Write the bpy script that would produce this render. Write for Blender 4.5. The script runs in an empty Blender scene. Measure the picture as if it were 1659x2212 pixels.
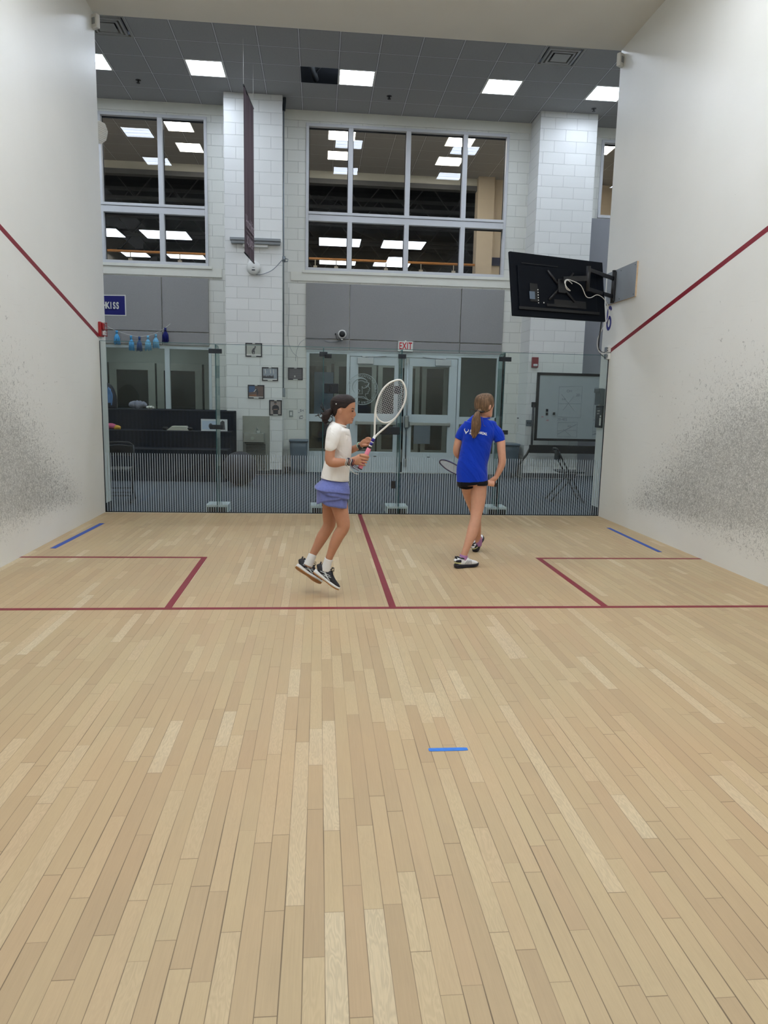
import bpy, bmesh, math, random
from mathutils import Vector, Matrix, Euler
import mathutils
PI=math.pi
SC=bpy.context.scene
COL=SC.collection
random.seed(7)

# ---------------------------------------------------------------- camera (fitted to the court's regulation marks)
FPX=1559.48; CP=Vector((2.66029,0.49723,1.46112)); YAW,PIT,ROL=0.0924853,-0.1528235,0.0223825
_f=Vector((math.sin(YAW)*math.cos(PIT),math.cos(YAW)*math.cos(PIT),math.sin(PIT)))
_r=Vector((math.cos(YAW),-math.sin(YAW),0)); _u=_r.cross(_f)
_r2=_r*math.cos(ROL)+_u*math.sin(ROL); _u2=-_r*math.sin(ROL)+_u*math.cos(ROL)
cam=bpy.data.cameras.new('camera'); co=bpy.data.objects.new('camera',cam); COL.objects.link(co)
cam.sensor_fit='VERTICAL'; cam.sensor_height=24; cam.lens=FPX/2212*24; cam.clip_start=.05; cam.clip_end=200
co.matrix_world=Matrix(((_r2.x,_u2.x,-_f.x,CP.x),(_r2.y,_u2.y,-_f.y,CP.y),(_r2.z,_u2.z,-_f.z,CP.z),(0,0,0,1)))
SC.camera=co
def at(px,py,Y=None,X=None,Z=None):
    """point of the place that sits at a pixel of the photograph, on a known plane"""
    d=_r2*((px-829.5)/FPX)+_u2*(-(py-1106)/FPX)+_f
    if Y is not None: t=(Y-CP.y)/d.y
    elif X is not None: t=(X-CP.x)/d.x
    else: t=(Z-CP.z)/d.z
    return CP+d*t

# ---------------------------------------------------------------- materials
def lin(c):
    o=[]
    for v in c[:3]:
        v=v/255.; o.append(v/12.92 if v<=.04045 else ((v+.055)/1.055)**2.4)
    return (*o,1)
class NT:
    def __init__(s,name):
        s.m=bpy.data.materials.new(name); s.m.use_nodes=True; s.t=s.m.node_tree; s.t.nodes.clear()
        s.out=s.n('ShaderNodeOutputMaterial')
    def n(s,ty,**k):
        nd=s.t.nodes.new(ty)
        for a,b in k.items():
            if a=='inp':
                for i,v in b.items():
                    if isinstance(v,bpy.types.NodeSocket): s.t.links.new(v,nd.inputs[i])
                    else: nd.inputs[i].default_value=v
            else: setattr(nd,a,b)
        return nd
    def math(s,op,a,b=None,c=None,clamp=False):
        nd=s.n('ShaderNodeMath',operation=op,use_clamp=clamp)
        for i,v in enumerate((a,b,c)):
            if v is None: continue
            if isinstance(v,bpy.types.NodeSocket): s.t.links.new(v,nd.inputs[i])
            else: nd.inputs[i].default_value=v
        return nd.outputs[0]
    def mix(s,f,a,b,mode='MIX'):
        nd=s.n('ShaderNodeMix',data_type='RGBA',blend_type=mode)
        for i,v in ((0,f),(6,a),(7,b)):
            if isinstance(v,bpy.types.NodeSocket): s.t.links.new(v,nd.inputs[i])
            else: nd.inputs[i].default_value=v
        return nd.outputs[2]
    def xyz(s):
        g=s.n('ShaderNodeTexCoord'); p=s.n('ShaderNodeSeparateXYZ',inp={0:g.outputs['Object']}); return g.outputs['Object'],p.outputs
    def comb(s,x,y,z=0.0):
        return s.n('ShaderNodeCombineXYZ',inp={0:x,1:y,2:z}).outputs[0]
    def noise(s,vec,scale,detail=2.,rough=.5,dist=0.):
        return s.n('ShaderNodeTexNoise',inp={'Vector':vec,'Scale':scale,'Detail':detail,'Roughness':rough,'Distortion':dist}).outputs[0]
    def ramp(s,f,stops):
        nd=s.n('ShaderNodeValToRGB',inp={0:f}); e=nd.color_ramp.elements
        while len(e)<len(stops): e.new(.5)
        for el,(p,c) in zip(e,stops): el.position=p; el.color=c
        return nd.outputs[0]
    def bsdf(s,col,rough=.5,metal=0.,spec=.5,coat=0.,bump=None,bs=.2,bd=.002,**k):
        b=s.n('ShaderNodeBsdfPrincipled')
        for i,v in (('Base Color',col),('Roughness',rough),('Metallic',metal),('Specular IOR Level',spec),('Coat Weight',coat)):
            if isinstance(v,bpy.types.NodeSocket): s.t.links.new(v,b.inputs[i])
            else: b.inputs[i].default_value=v
        for i,v in k.items(): b.inputs[i].default_value=v
        if bump is not None:
            bp=s.n('ShaderNodeBump',inp={'Height':bump,'Strength':bs,'Distance':bd}); s.t.links.new(bp.outputs[0],b.inputs['Normal'])
        s.t.links.new(b.outputs[0],s.out.inputs[0]); return b
_mc={}
def mat(name,col,rough=.5,metal=0.,spec=.5,var=.06,scale=6.,bs=0.,bscale=200.,coat=0.,sheen=0.):
    """plain procedural surface: colour with a little mottling, optional fine bump"""
    if name in _mc: return _mc[name]
    n=NT(name); v,_=n.xyz()
    nz=n.noise(v,scale,3.)
    c=lin(col); d=(c[0]*(1-var*2),c[1]*(1-var*2),c[2]*(1-var*2),1); e=tuple(min(1,x*(1+var*2)) for x in c[:3])+(1,)
    cc=n.mix(nz,d,e)
    bump=n.noise(v,bscale,2.) if bs else None
    b=n.bsdf(cc,rough,metal,spec,coat,bump,bs)
    if sheen: b.inputs['Sheen Weight'].default_value=sheen
    _mc[name]=n.m; return n.m
def emit(name,col,strength,bands=False):
    n=NT(name); e=n.n('ShaderNodeEmission',inp={0:lin(col),1:strength})
    if bands:
        v,p=n.xyz(); w=n.math('SINE',n.math('MULTIPLY',p[1],2*PI*3/.56)); w=n.math('MULTIPLY_ADD',w,.16,.9)
        nz=n.noise(v,5.,3.); w=n.math('MULTIPLY',w,n.math('MULTIPLY_ADD',nz,.3,.85)); s=n.math('MULTIPLY',w,strength)
        n.t.links.new(s,e.inputs[1])
    n.t.links.new(e.outputs[0],n.out.inputs[0]); return n.m
def glass(name,tint,rough=0.0,ior=1.45,boost=1.0):
    n=NT(name)
    t=n.n('ShaderNodeBsdfTransparent',inp={0:(*tint,1)}); g=n.n('ShaderNodeBsdfGlossy',inp={'Color':(1,1,1,1),'Roughness':rough})
    f=n.n('ShaderNodeFresnel',inp={'IOR':ior}); ff=n.math('MULTIPLY',f.outputs[0],boost,clamp=True)
    m=n.n('ShaderNodeMixShader',inp={0:ff,1:t.outputs[0],2:g.outputs[0]})
    n.t.links.new(m.outputs[0],n.out.inputs[0]); return n.m

# ---------------------------------------------------------------- mesh helpers
class B:
    def __init__(s): s.bm=bmesh.new()
    def box(s,x0,x1,y0,y1,z0,z1,bev=0.,M=None):
        if x0>x1:x0,x1=x1,x0
        if y0>y1:y0,y1=y1,y0
        if z0>z1:z0,z1=z1,z0
        vs=[s.bm.verts.new((x,y,z)) for x in (x0,x1) for y in (y0,y1) for z in (z0,z1)]
        fs=[s.bm.faces.new([vs[i] for i in q]) for q in ((0,1,3,2),(4,6,7,5),(0,4,5,1),(2,3,7,6),(0,2,6,4),(1,5,7,3))]
        if bev>0:
            es=list({e for f in fs for e in f.edges})
            r=bmesh.ops.bevel(s.bm,geom=es,offset=min(bev,.45*min(x1-x0,y1-y0,z1-z0)),segments=2,affect='EDGES',profile=.5)
            vs=list({v for f in r['faces'] for v in f.verts}|{v for v in vs if v.is_valid})
        if M is not None:
            for v in vs: v.co=M@v.co
        return s
    def tube(s,pts,r,seg=10,cap=True,closed=False):
        pts=[Vector(p) for p in pts]; n=len(pts); rs=r if isinstance(r,(list,tuple)) else [r]*n
        rings=[]; up=None
        for i,p in enumerate(pts):
            if closed: t=pts[(i+1)%n]-pts[i-1]
            else: t=(pts[min(i+1,n-1)]-pts[max(i-1,0)])
            t=t.normalized() if t.length>1e-9 else Vector((0,0,1))
            if up is None: up=t.orthogonal().normalized()
            up=(up-t*up.dot(t)); up=up.normalized() if up.length>1e-6 else t.orthogonal().normalized()
            b=t.cross(up)
            rings.append([s.bm.verts.new(p+(up*math.cos(a)+b*math.sin(a))*rs[i]) for a in [2*PI*k/seg for k in range(seg)]])
        m=n if closed else n-1
        for i in range(m):
            A,C=rings[i],rings[(i+1)%n]
            for k in range(seg):
                f=s.bm.faces.new((A[k],A[(k+1)%seg],C[(k+1)%seg],C[k])); f.smooth=True
        if cap and not closed:
            s.bm.faces.new(rings[0][::-1]); s.bm.faces.new(rings[-1])
        return s
    def cyl(s,p0,p1,r,seg=20,r1=None):
        return s.tube([p0,p1],[r,r if r1 is None else r1],seg)
    def lathe(s,prof,M=None,seg=28):
        """prof: list of (radius,z)"""
        rings=[]
        for r,z in prof:
            rings.append([s.bm.verts.new(((M or Matrix())@Vector((r*math.cos(2*PI*k/seg),r*math.sin(2*PI*k/seg),z)))) for k in range(seg)])
        for A,C in zip(rings,rings[1:]):
            for k in range(seg):
                f=s.bm.faces.new((A[k],A[(k+1)%seg],C[(k+1)%seg],C[k])); f.smooth=True
        s.bm.faces.new(rings[0][::-1]); s.bm.faces.new(rings[-1]); return s
    def poly(s,pts,th,nrm):
        """flat outline with thickness th along nrm"""
        nrm=Vector(nrm); a=[s.bm.verts.new(Vector(p)) for p in pts]; b=[s.bm.verts.new(Vector(p)+nrm*th) for p in pts]
        s.bm.faces.new(a[::-1]); s.bm.faces.new(b)
        for i in range(len(a)): s.bm.faces.new((a[i],a[(i+1)%len(a)],b[(i+1)%len(a)],b[i]))
        return s
    def quad(s,*pts):
        s.bm.faces.new([s.bm.verts.new(Vector(p)) for p in pts]); return s
    def ell(s,c,r,M=None,seg=24):
        m=Matrix.Translation(Vector(c))@(M or Matrix())@Matrix.Diagonal((*r,1))
        o=bmesh.ops.create_uvsphere(s.bm,u_segments=seg,v_segments=seg//2,radius=1,matrix=m)
        for v in o['verts']:
            for f in v.link_faces: f.smooth=True
        return s
    def loft(s,secs,seg=20,sub=4,exp=2.0,caps=True):
        """secs: (centre,ra,rb,udir) ellipse sections; ra along udir. Catmull-Rom between them"""
        S=[(Vector(c),ra,rb,Vector(u).normalized()) for c,ra,rb,u in secs]
        n=len(S); P=[]
        def cr(a,b,c,d,t): return .5*((2*b)+(-a+c)*t+(2*a-5*b+4*c-d)*t*t+(-a+3*b-3*c+d)*t**3)
        for i in range(n-1):
            q=[S[max(i-1,0)],S[i],S[i+1],S[min(i+2,n-1)]]
            for k in range(sub):
                t=k/sub; P.append(tuple(cr(q[0][j],q[1][j],q[2][j],q[3][j],t) for j in range(4)))
        P.append(S[-1]); rings=[]
        for i,(c,ra,rb,u) in enumerate(P):
            t=(P[min(i+1,len(P)-1)][0]-P[max(i-1,0)][0]).normalized()
            u=(u-t*u.dot(t)).normalized(); w=t.cross(u); ring=[]
            for k in range(seg):
                a=2*PI*k/seg; ca,sa=math.cos(a),math.sin(a)
                if exp!=2.0:
                    ca=math.copysign(abs(ca)**(2/exp),ca); sa=math.copysign(abs(sa)**(2/exp),sa)
                ring.append(s.bm.verts.new(c+u*(ra*ca)+w*(rb*sa)))
            rings.append(ring)
        for A,C in zip(rings,rings[1:]):
            for k in range(seg):
                f=s.bm.faces.new((A[k],A[(k+1)%seg],C[(k+1)%seg],C[k])); f.smooth=True
        if caps: s.bm.faces.new(rings[0][::-1]); s.bm.faces.new(rings[-1])
        return s
    def add(s,me,M):
        t=bmesh.new(); t.from_mesh(me); t.transform(M); m2=bpy.data.meshes.new('tmp'); t.to_mesh(m2); t.free(); s.bm.from_mesh(m2); bpy.data.meshes.remove(m2); return s
    def obj(s,name,m,parent=None,smooth=None):
        bmesh.ops.recalc_face_normals(s.bm,faces=s.bm.faces)
        me=bpy.data.meshes.new(name); s.bm.to_mesh(me); s.bm.free()
        if smooth is not None:
            for p in me.polygons: p.use_smooth=smooth
        o=bpy.data.objects.new(name,me); COL.objects.link(o)
        if isinstance(m,(list,tuple)):
            for q in m: me.materials.append(q)
        else: me.materials.append(m)
        if parent is not None:
            o.parent=parent; o.matrix_parent_inverse=parent.matrix_world.inverted() if False else Matrix.Translation(-parent.location) if parent.rotation_euler.to_matrix()==Matrix.Identity(3) else Matrix()
        return o
def thing(name,label,cat,loc=(0,0,0),group=None):
    o=bpy.data.objects.new(name,None); COL.objects.link(o); o.location=loc; o.empty_display_size=.1
    o['label']=label; o['category']=cat
    if group: o['group']=group
    return o
def tag(o,label,cat,group=None):
    o['label']=label; o['category']=cat
    if group: o['group']=group
    return o
def struct(name,b,m,parent=None):
    o=b.obj(name,m,parent)
    if parent is None: o['kind']='structure'
    return o
def text_mesh(txt,size,M,extr=.0005,ax='CENTER',sx=1.0,bold=0.0,spacing=1.0):
    cu=bpy.data.curves.new('t','FONT'); cu.body=txt; cu.size=size; cu.align_x=ax; cu.align_y='CENTER'; cu.extrude=extr; cu.offset=bold; cu.space_character=spacing
    o=bpy.data.objects.new('t',cu); COL.objects.link(o); bpy.context.view_layer.update()
    dg=bpy.context.evaluated_depsgraph_get(); me=bpy.data.meshes.new_from_object(o.evaluated_get(dg))
    bpy.data.objects.remove(o); bpy.data.curves.remove(cu)
    me.transform(M@Matrix.Diagonal((sx,1,1,1))); return me
def basis(o,x,y):
    """matrix that puts local x,y along given directions at o"""
    x=Vector(x).normalized(); y=Vector(y).normalized(); z=x.cross(y).normalized()
    return Matrix(((x.x,y.x,z.x,o[0]),(x.y,y.y,z.y,o[1]),(x.z,y.z,z.z,o[2]),(0,0,0,1)))
def txt(name,s,size,o,x,y,m,parent,**k):
    me=text_mesh(s,size,basis(o,x,y),**k); me.materials.append(m); me.name=name
    ob=bpy.data.objects.new(name,me); COL.objects.link(ob)
    if parent is not None: ob.parent=parent; ob.matrix_parent_inverse=Matrix.Translation(-parent.location)
    return ob
# everything is modelled in world coordinates; an Empty at the thing's base parents its parts
# ================================================================= SURFACES
def floor_mat():
    n=NT('maple_strip_floor'); v,p=n.xyz(); X,Y=p[0],p[1]
    xs=n.math('DIVIDE',X,.0572); ix=n.math('FLOOR',xs); fx=n.math('FRACT',xs)
    wn=n.n('ShaderNodeTexWhiteNoise',noise_dimensions='1D',inp={'W':ix}).outputs
    L=n.math('MULTIPLY_ADD',wn[0],.55,.36)
    wn2=n.n('ShaderNodeTexWhiteNoise',noise_dimensions='1D',inp={'W':n.math('ADD',ix,71.3)}).outputs
    ys=n.math('ADD',n.math('DIVIDE',Y,L),n.math('MULTIPLY',wn2[0],9.)); 
    ys=n.math('ADD',ys,n.math('MULTIPLY',n.math('SINE',n.math('MULTIPLY',ys,2.1)),.28))
    iy=n.math('FLOOR',ys); fy=n.math('FRACT',ys)
    idn=n.n('ShaderNodeTexWhiteNoise',noise_dimensions='2D',inp={'Vector':n.comb(ix,iy)})
    r=idn.outputs[0]; rc=n.n('ShaderNodeSeparateColor',inp={0:idn.outputs[1]}).outputs
    base=n.ramp(r,[(0.,lin((174,151,117))),(.14,lin((178,155,120))),(.42,lin((181,159,123))),(.68,lin((184,163,126))),(.90,lin((189,168,132))),(.98,lin((195,176,142))),(1.,lin((198,181,149)))])
    pink=n.mix(n.math('MULTIPLY',n.math('GREATER_THAN',rc[1],.8),.22),base,lin((188,158,124)))
    # grain
    g=n.noise(n.comb(n.math('MULTIPLY',X,230.),n.math('MULTIPLY_ADD',Y,7.,n.math('MULTIPLY',r,50.))),1.,4.,.6,.4)
    fig=n.noise(n.comb(n.math('MULTIPLY_ADD',X,34.,n.math('MULTIPLY',r,90.)),n.math('MULTIPLY',Y,5.5)),1.,2.,.5,.3)
    wv=n.math('SINE',n.math('MULTIPLY',fig,58.)); wvs=n.math('MULTIPLY',n.math('POWER',rc[0],5.),.20)
    v1=n.math('MULTIPLY_ADD',n.math('SUBTRACT',g,.5),.20,1.)
    v2=n.math('ADD',v1,n.math('MULTIPLY',wv,n.math('MULTIPLY',wvs,.42)))
    bl=n.noise(n.comb(n.math('MULTIPLY',X,9.),n.math('MULTIPLY_ADD',Y,3.,n.math('MULTIPLY',r,40.))),1.,3.)
    v3=n.math('ADD',v2,n.math('MULTIPLY',n.math('SUBTRACT',bl,.5),.16))
    big=n.noise(v,.55,3.); v4=n.math('ADD',v3,n.math('MULTIPLY',n.math('SUBTRACT',big,.5),.16))
    col=n.mix(1.,pink,n.comb(v4,v4,v4),'MULTIPLY')
    warm=n.noise(n.comb(n.math('MULTIPLY',X,.8),n.math('MULTIPLY',Y,.8),3.),1.,2.)
    col=n.mix(n.math('MULTIPLY',n.math('GREATER_THAN',warm,.0),n.math('MULTIPLY',n.math('SUBTRACT',warm,.42,clamp=True),1.1)),col,lin((192,156,116)))
    # gaps
    e=n.math('MINIMUM',fx,n.math('SUBTRACT',1.,fx)); gn=n.noise(n.comb(n.math('MULTIPLY',ix,3.7),n.math('MULTIPLY',Y,1.3)),1.,2.)
    near=n.n('ShaderNodeMapRange',inp={0:Y,1:1.2,2:4.4,3:1.,4:.25}).outputs[0]
    wid=n.math('MULTIPLY_ADD',n.math('POWER',gn,3.),n.math('MULTIPLY',near,.16),.006)
    gap=n.math('LESS_THAN',e,wid)
    ey=n.math('MULTIPLY',n.math('MINIMUM',fy,n.math('SUBTRACT',1.,fy)),L); gy=n.math('LESS_THAN',ey,n.math('MULTIPLY_ADD',rc[2],.0016,.0003))
    gs=n.math('MAXIMUM',n.math('MULTIPLY',gap,n.math('MULTIPLY_ADD',gn,1.3,.0,clamp=True)),n.math('MULTIPLY',gy,.6),clamp=True)
    col=n.mix(gs,col,lin((84,66,45)))
    # small marks and specks
    sp=n.noise(n.comb(n.math('MULTIPLY',X,28.),n.math('MULTIPLY',Y,16.)),1.,4.,.7,1.5)
    spm=n.math('MULTIPLY',n.math('GREATER_THAN',sp,.76),.5); col=n.mix(spm,col,lin((96,78,58)))
    ro=n.math('MULTIPLY_ADD',bl,.16,.42)
    h=n.math('SUBTRACT',n.math('MULTIPLY',g,.15),gs)
    n.bsdf(col,ro,0.,.42,0.,h,.25,.0006); return n.m
def court_wall_mat(name,zlo=.1):
    """white court plaster with grey ball and racket scuffs; density is a property of where on the wall balls land"""
    n=NT(name); v,p=n.xyz(); Y,Z=p[1],p[2]
    base=lin((205,205,198))
    nz=n.noise(n.comb(0.,n.math('MULTIPLY',Y,1.2),n.math('MULTIPLY',Z,1.2)),1.,4.)
    col=n.mix(nz,lin((226,226,220)),lin((236,236,231)))
    # density field: thick band low on the wall, edge near the glass, widening towards the front
    edge=n.math('ADD',n.math('MULTIPLY',n.math('SUBTRACT',Z,.45),-.62),9.38)      # marks fade out towards the back corner
    wob=n.math('MULTIPLY',n.math('SUBTRACT',n.noise(n.comb(1.,n.math('MULTIPLY',Y,1.7),n.math('MULTIPLY',Z,1.7)),1.,3.),.5),.5)
    dy=n.n('ShaderNodeMapRange',interpolation_type='SMOOTHSTEP',inp={0:n.math('SUBTRACT',n.math('ADD',edge,wob),Y),1:-.02,2:.9,3:0.,4:1.}).outputs[0]
    top=n.n('ShaderNodeMapRange',inp={0:Y,1:6.,2:9.2,3:1.95,4:1.0}).outputs[0]
    zt=n.math('DIVIDE',n.math('SUBTRACT',top,n.math('ADD',Z,n.math('MULTIPLY',wob,.6))),1.15)
    dz1=n.n('ShaderNodeMapRange',interpolation_type='SMOOTHSTEP',inp={0:zt,1:-.12,2:.9,3:0.,4:1.}).outputs[0]
    lo=n.n('ShaderNodeMapRange',inp={0:Y,1:6.,2:9.2,3:.42,4:.06}).outputs[0]
    dz2=n.n('ShaderNodeMapRange',interpolation_type='SMOOTHSTEP',inp={0:n.math('SUBTRACT',Z,lo),1:-.06,2:.25,3:0.,4:1.}).outputs[0]
    d=n.math('MULTIPLY',n.math('MULTIPLY',dy,dz1),dz2)
    # a wide thin halo of single marks
    halo=n.n('ShaderNodeMapRange',interpolation_type='SMOOTHSTEP',inp={0:n.math('SUBTRACT',9.0,Y),1:.0,2:2.4,3:0.,4:1.}).outputs[0]
    hz=n.n('ShaderNodeMapRange',interpolation_type='SMOOTHSTEP',inp={0:Z,1:.05,2:.3,3:0.,4:1.}).outputs[0]
    hz2=n.n('ShaderNodeMapRange',interpolation_type='SMOOTHSTEP',inp={0:Z,1:1.35,2:2.75,3:1.,4:0.}).outputs[0]
    hal=n.math('MULTIPLY',n.math('MULTIPLY',halo,hz),hz2)
    D=n.math('ADD',n.math('MULTIPLY',d,.62),n.math('MULTIPLY',hal,.52),clamp=True)
    vec=n.comb(0.,Y,Z)
    def strokes(sc,seed,w,dist):
        vv=n.comb(seed,n.math('MULTIPLY',Y,sc),n.math('MULTIPLY',Z,sc))
        a=n.noise(vv,1.,1.,.5,dist); band=n.math('SUBTRACT',1.,n.math('DIVIDE',n.math('ABSOLUTE',n.math('SUBTRACT',a,.5)),w),clamp=True)
        mk=n.noise(n.comb(seed+5,n.math('MULTIPLY',Y,sc*1.35),n.math('MULTIPLY',Z,sc*1.1)),1.,2.,.6)
        th=n.math('MULTIPLY_ADD',D,-.48,.80)
        on=n.n('ShaderNodeMapRange',interpolation_type='SMOOTHSTEP',inp={0:n.math('SUBTRACT',mk,th),1:0.,2:.06,3:0.,4:1.}).outputs[0]
        return n.math('MULTIPLY',band,on)
    s1=strokes(22.,1.,.050,.8); s2=strokes(34.,9.,.06,1.2); s3=strokes(15.,17.,.026,.3); s4=strokes(60.,31.,.09,1.0)
    vv5=n.comb(41.,n.math('MULTIPLY',Y,17.),n.math('MULTIPLY',Z,17.)); a5=n.noise(vv5,1.,1.,.5,.5); b5=n.math('SUBTRACT',1.,n.math('DIVIDE',n.math('ABSOLUTE',n.math('SUBTRACT',a5,.5)),.022),clamp=True)
    m5=n.noise(n.comb(47.,n.math('MULTIPLY',Y,15.),n.math('MULTIPLY',Z,15.)),1.,2.,.5); th5=n.math('MULTIPLY_ADD',hal,-.30,.74); o5=n.n('ShaderNodeMapRange',interpolation_type='SMOOTHSTEP',inp={0:n.math('SUBTRACT',m5,th5),1:0.,2:.05,3:0.,4:1.}).outputs[0]
    s5=n.math('MULTIPLY',n.math('MULTIPLY',b5,o5),.75)
    S=n.math('MAXIMUM',n.math('MAXIMUM',n.math('MAXIMUM',s1,s5),s2),n.math('MAXIMUM',n.math('MULTIPLY',s3,.9),n.math('MULTIPLY',s4,.8)))
    grime=n.math('MULTIPLY',n.math('POWER',D,1.6),n.math('MULTIPLY_ADD',n.noise(n.comb(3.,n.math('MULTIPLY',Y,9.),n.math('MULTIPLY',Z,6.)),1.,4.,.7),.5,.02))
    col=n.mix(n.math('MULTIPLY',grime,.55),col,lin((126,124,114)))
    dk=n.n('ShaderNodeMapRange',inp={0:Y,1:7.,2:9.,3:.6,4:.95}).outputs[0]
    col=n.mix(n.math('MULTIPLY',S,dk,clamp=True),col,lin((62,62,60)))
    # long thin near-horizontal racket streaks
    st=n.noise(n.comb(7.,n.math('MULTIPLY',n.math('ADD',Y,n.math('MULTIPLY',Z,.9)),2.2),n.math('MULTIPLY',n.math('SUBTRACT',Z,n.math('MULTIPLY',Y,.05)),95.)),1.,2.,.6)
    zr=n.n('ShaderNodeMapRange',inp={0:Z,1:2.2,2:2.9,3:1.,4:0.}).outputs[0]
    stm=n.math('MULTIPLY',n.math('MULTIPLY',n.math('SUBTRACT',st,.66,clamp=True),1.6),zr); col=n.mix(stm,col,lin((120,118,112)))
    pt=n.noise(n.comb(2.,n.math('MULTIPLY',Y,9.),n.math('MULTIPLY',Z,9.)),1.,5.,.72)
    ptm=n.math('MULTIPLY',n.math('GREATER_THAN',pt,.735),.45); col=n.mix(ptm,col,lin((110,108,104)))
    rr=n.noise(n.comb(4.,n.math('MULTIPLY',Y,7.),n.math('MULTIPLY',Z,1.2)),1.,3.); ro=n.math('MULTIPLY_ADD',rr,.14,.33)
    orange=n.noise(vec,90.,2.); n.bsdf(col,ro,0.,.45,0.,orange,.10,.002); return n.m
def block_mat(name,axis,c=(226,226,218),w=.406,h=.2032,off=.5,ox=0.,oz=0.):
    n=NT(name); v,p=n.xyz(); U=n.math('ADD',p[0] if axis=='x' else p[1],ox); Z=n.math('ADD',p[2],oz)
    b=n.n('ShaderNodeTexBrick',offset=off,inp={'Vector':n.comb(U,Z),'Color1':lin(c),'Color2':lin(tuple(x-6 for x in c)),'Mortar':lin(tuple(x-24 for x in c)),'Scale':1.,'Mortar Size':.006,'Mortar Smooth':.35,'Brick Width':w,'Row Height':h,'Bias':0.})
    nz=n.noise(v,60.,4.); h_=n.math('SUBTRACT',n.math('MULTIPLY',nz,.12),b.outputs[1])
    n.bsdf(b.outputs[0],.34,0.,.5,0.,h_,.75,.006); return n.m
def tile_mat():
    n=NT('ceiling_tile'); v,p=n.xyz()
    nz=n.noise(v,140.,3.); c=n.mix(nz,lin((146,146,146)),lin((170,170,170)))
    fx=n.math('FRACT',n.math('DIVIDE',n.math('SUBTRACT',p[0],.44-.625*20),.625)); fy=n.math('FRACT',n.math('DIVIDE',n.math('SUBTRACT',15.2+.612*20,p[1]),.612))
    ex=n.math('MULTIPLY',n.math('MINIMUM',fx,n.math('SUBTRACT',1.,fx)),.625); ey=n.math('MULTIPLY',n.math('MINIMUM',fy,n.math('SUBTRACT',1.,fy)),.612)
    e=n.math('MINIMUM',ex,ey)
    bar=n.math('LESS_THAN',e,.0105); bar_shade=n.math('LESS_THAN',e,.017)
    c=n.mix(n.math('MULTIPLY',bar_shade,.85),c,lin((84,86,90))); c=n.mix(bar,c,lin((196,198,200)))  # dark rim along each grid bar is its shadow, painted into the tile colour
    n.bsdf(c,.85,0.,.2,0.,n.math('MAXIMUM',n.math('MULTIPLY',nz,.2),bar),.5,.004); return n.m
def carpet_mat(name,a,b,ang=.0):
    n=NT(name); v,p=n.xyz()
    s=n.math('SINE',n.math('MULTIPLY',n.math('ADD',p[0],n.math('MULTIPLY',p[1],.6)),2*PI/.07)); t=n.math('SINE',n.math('MULTIPLY',p[1],2*PI/.09))
    k=n.math('MULTIPLY_ADD',n.math('MULTIPLY',s,t),.5,.5); nz=n.noise(v,160.,3.); k=n.math('MULTIPLY_ADD',n.math('SUBTRACT',nz,.5),.8,k,clamp=True)
    n.bsdf(n.mix(k,lin(a),lin(b)),.95,0.,.1,0.,nz,.6,.004); return n.m

M_FLOOR=floor_mat(); M_WALL=court_wall_mat('court_plaster'); M_TILE=tile_mat()
M_CEIL=mat('court_ceiling_paint',(222,219,210),.7,var=.03,scale=1.5)
M_CARPET=carpet_mat('lobby_carpet',(50,57,66),(88,96,104)); M_BENCHC=carpet_mat('bench_carpet',(16,22,32),(27,34,46))
M_BLOCK=block_mat('painted_block','x',oz=-.035); M_BLOCKY=block_mat('painted_block_return','y',oz=-.035,ox=.1)
M_BLOCKC=block_mat('pilaster_block','x',c=(230,230,226),w=.42,oz=-.035,ox=-.92)
M_CREAM=mat('cream_paint',(226,225,214),.5,var=.02)
M_FRAME=mat('anodised_frame',(204,205,207),.42,0.,.5,.02)
M_FRAMED=mat('door_frame_paint',(196,206,208),.42,0.,.5,.02)
M_GREYP=mat('grey_acoustic_fabric',(150,149,148),.9,0,.2,.03,40,.3,500)
M_RED=mat('red_line_paint',(128,26,42),.45,var=.05)
M_BLUE_TAPE=mat('blue_tape',(42,78,160),.6,var=.08,scale=40); M_BLUE_TAPE2=mat('light_blue_tape',(48,120,214),.6,var=.08,scale=40)
M_BLACK=mat('black_plastic',(16,17,20),.45,var=.05); M_DARK=mat('dark_metal',(38,44,50),.4,.5,.5,.05)
M_WHITE=mat('white_plastic',(218,218,212),.4,var=.02); M_CHROME=mat('brushed_steel',(168,172,170),.3,.9,.5,.05,60)
M_GALV=mat('galvanised_conduit',(132,140,146),.4,.6,.5,.05,30)
M_REDP=mat('red_alarm_plastic',(150,20,24),.35); M_LENS=mat('clear_lens',(205,210,210),.15)
M_BASEB=mat('dark_rubber_base',(50,52,58),.6)
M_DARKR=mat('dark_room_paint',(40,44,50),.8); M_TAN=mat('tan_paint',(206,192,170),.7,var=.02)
M_GLASSW=glass('court_glass',(.94,.972,.962),0.,1.27,1.); M_GLASSE=mat('glass_edge',(60,104,108),.15,0,.6)
M_FIN=glass('fin_glass',(.88,.94,.93),0.05,1.08,1.); M_WIN=glass('window_glass',(.9,.92,.93),0.,1.50,1.0); M_WIN2=glass('door_glass',(.80,.85,.83),0.,1.5,1.0)
M_STRIPE=mat('white_frit_stripe',(176,190,200),.5,var=.01)
M_WOODRAIL=mat('oak_handrail',(190,130,66),.4,var=.1,scale=12)
M_LAMP_L=emit('lobby_lamp_diffuser',(226,238,255),26.,True); M_LAMP_U=emit('upper_hall_lamp_diffuser',(255,246,232),17.,True)
M_REFLECT=emit('reflected_light_glow',(232,240,250),3.2); M_LAMP_C=emit('court_lamp_diffuser',(240,246,255),25.)

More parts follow.
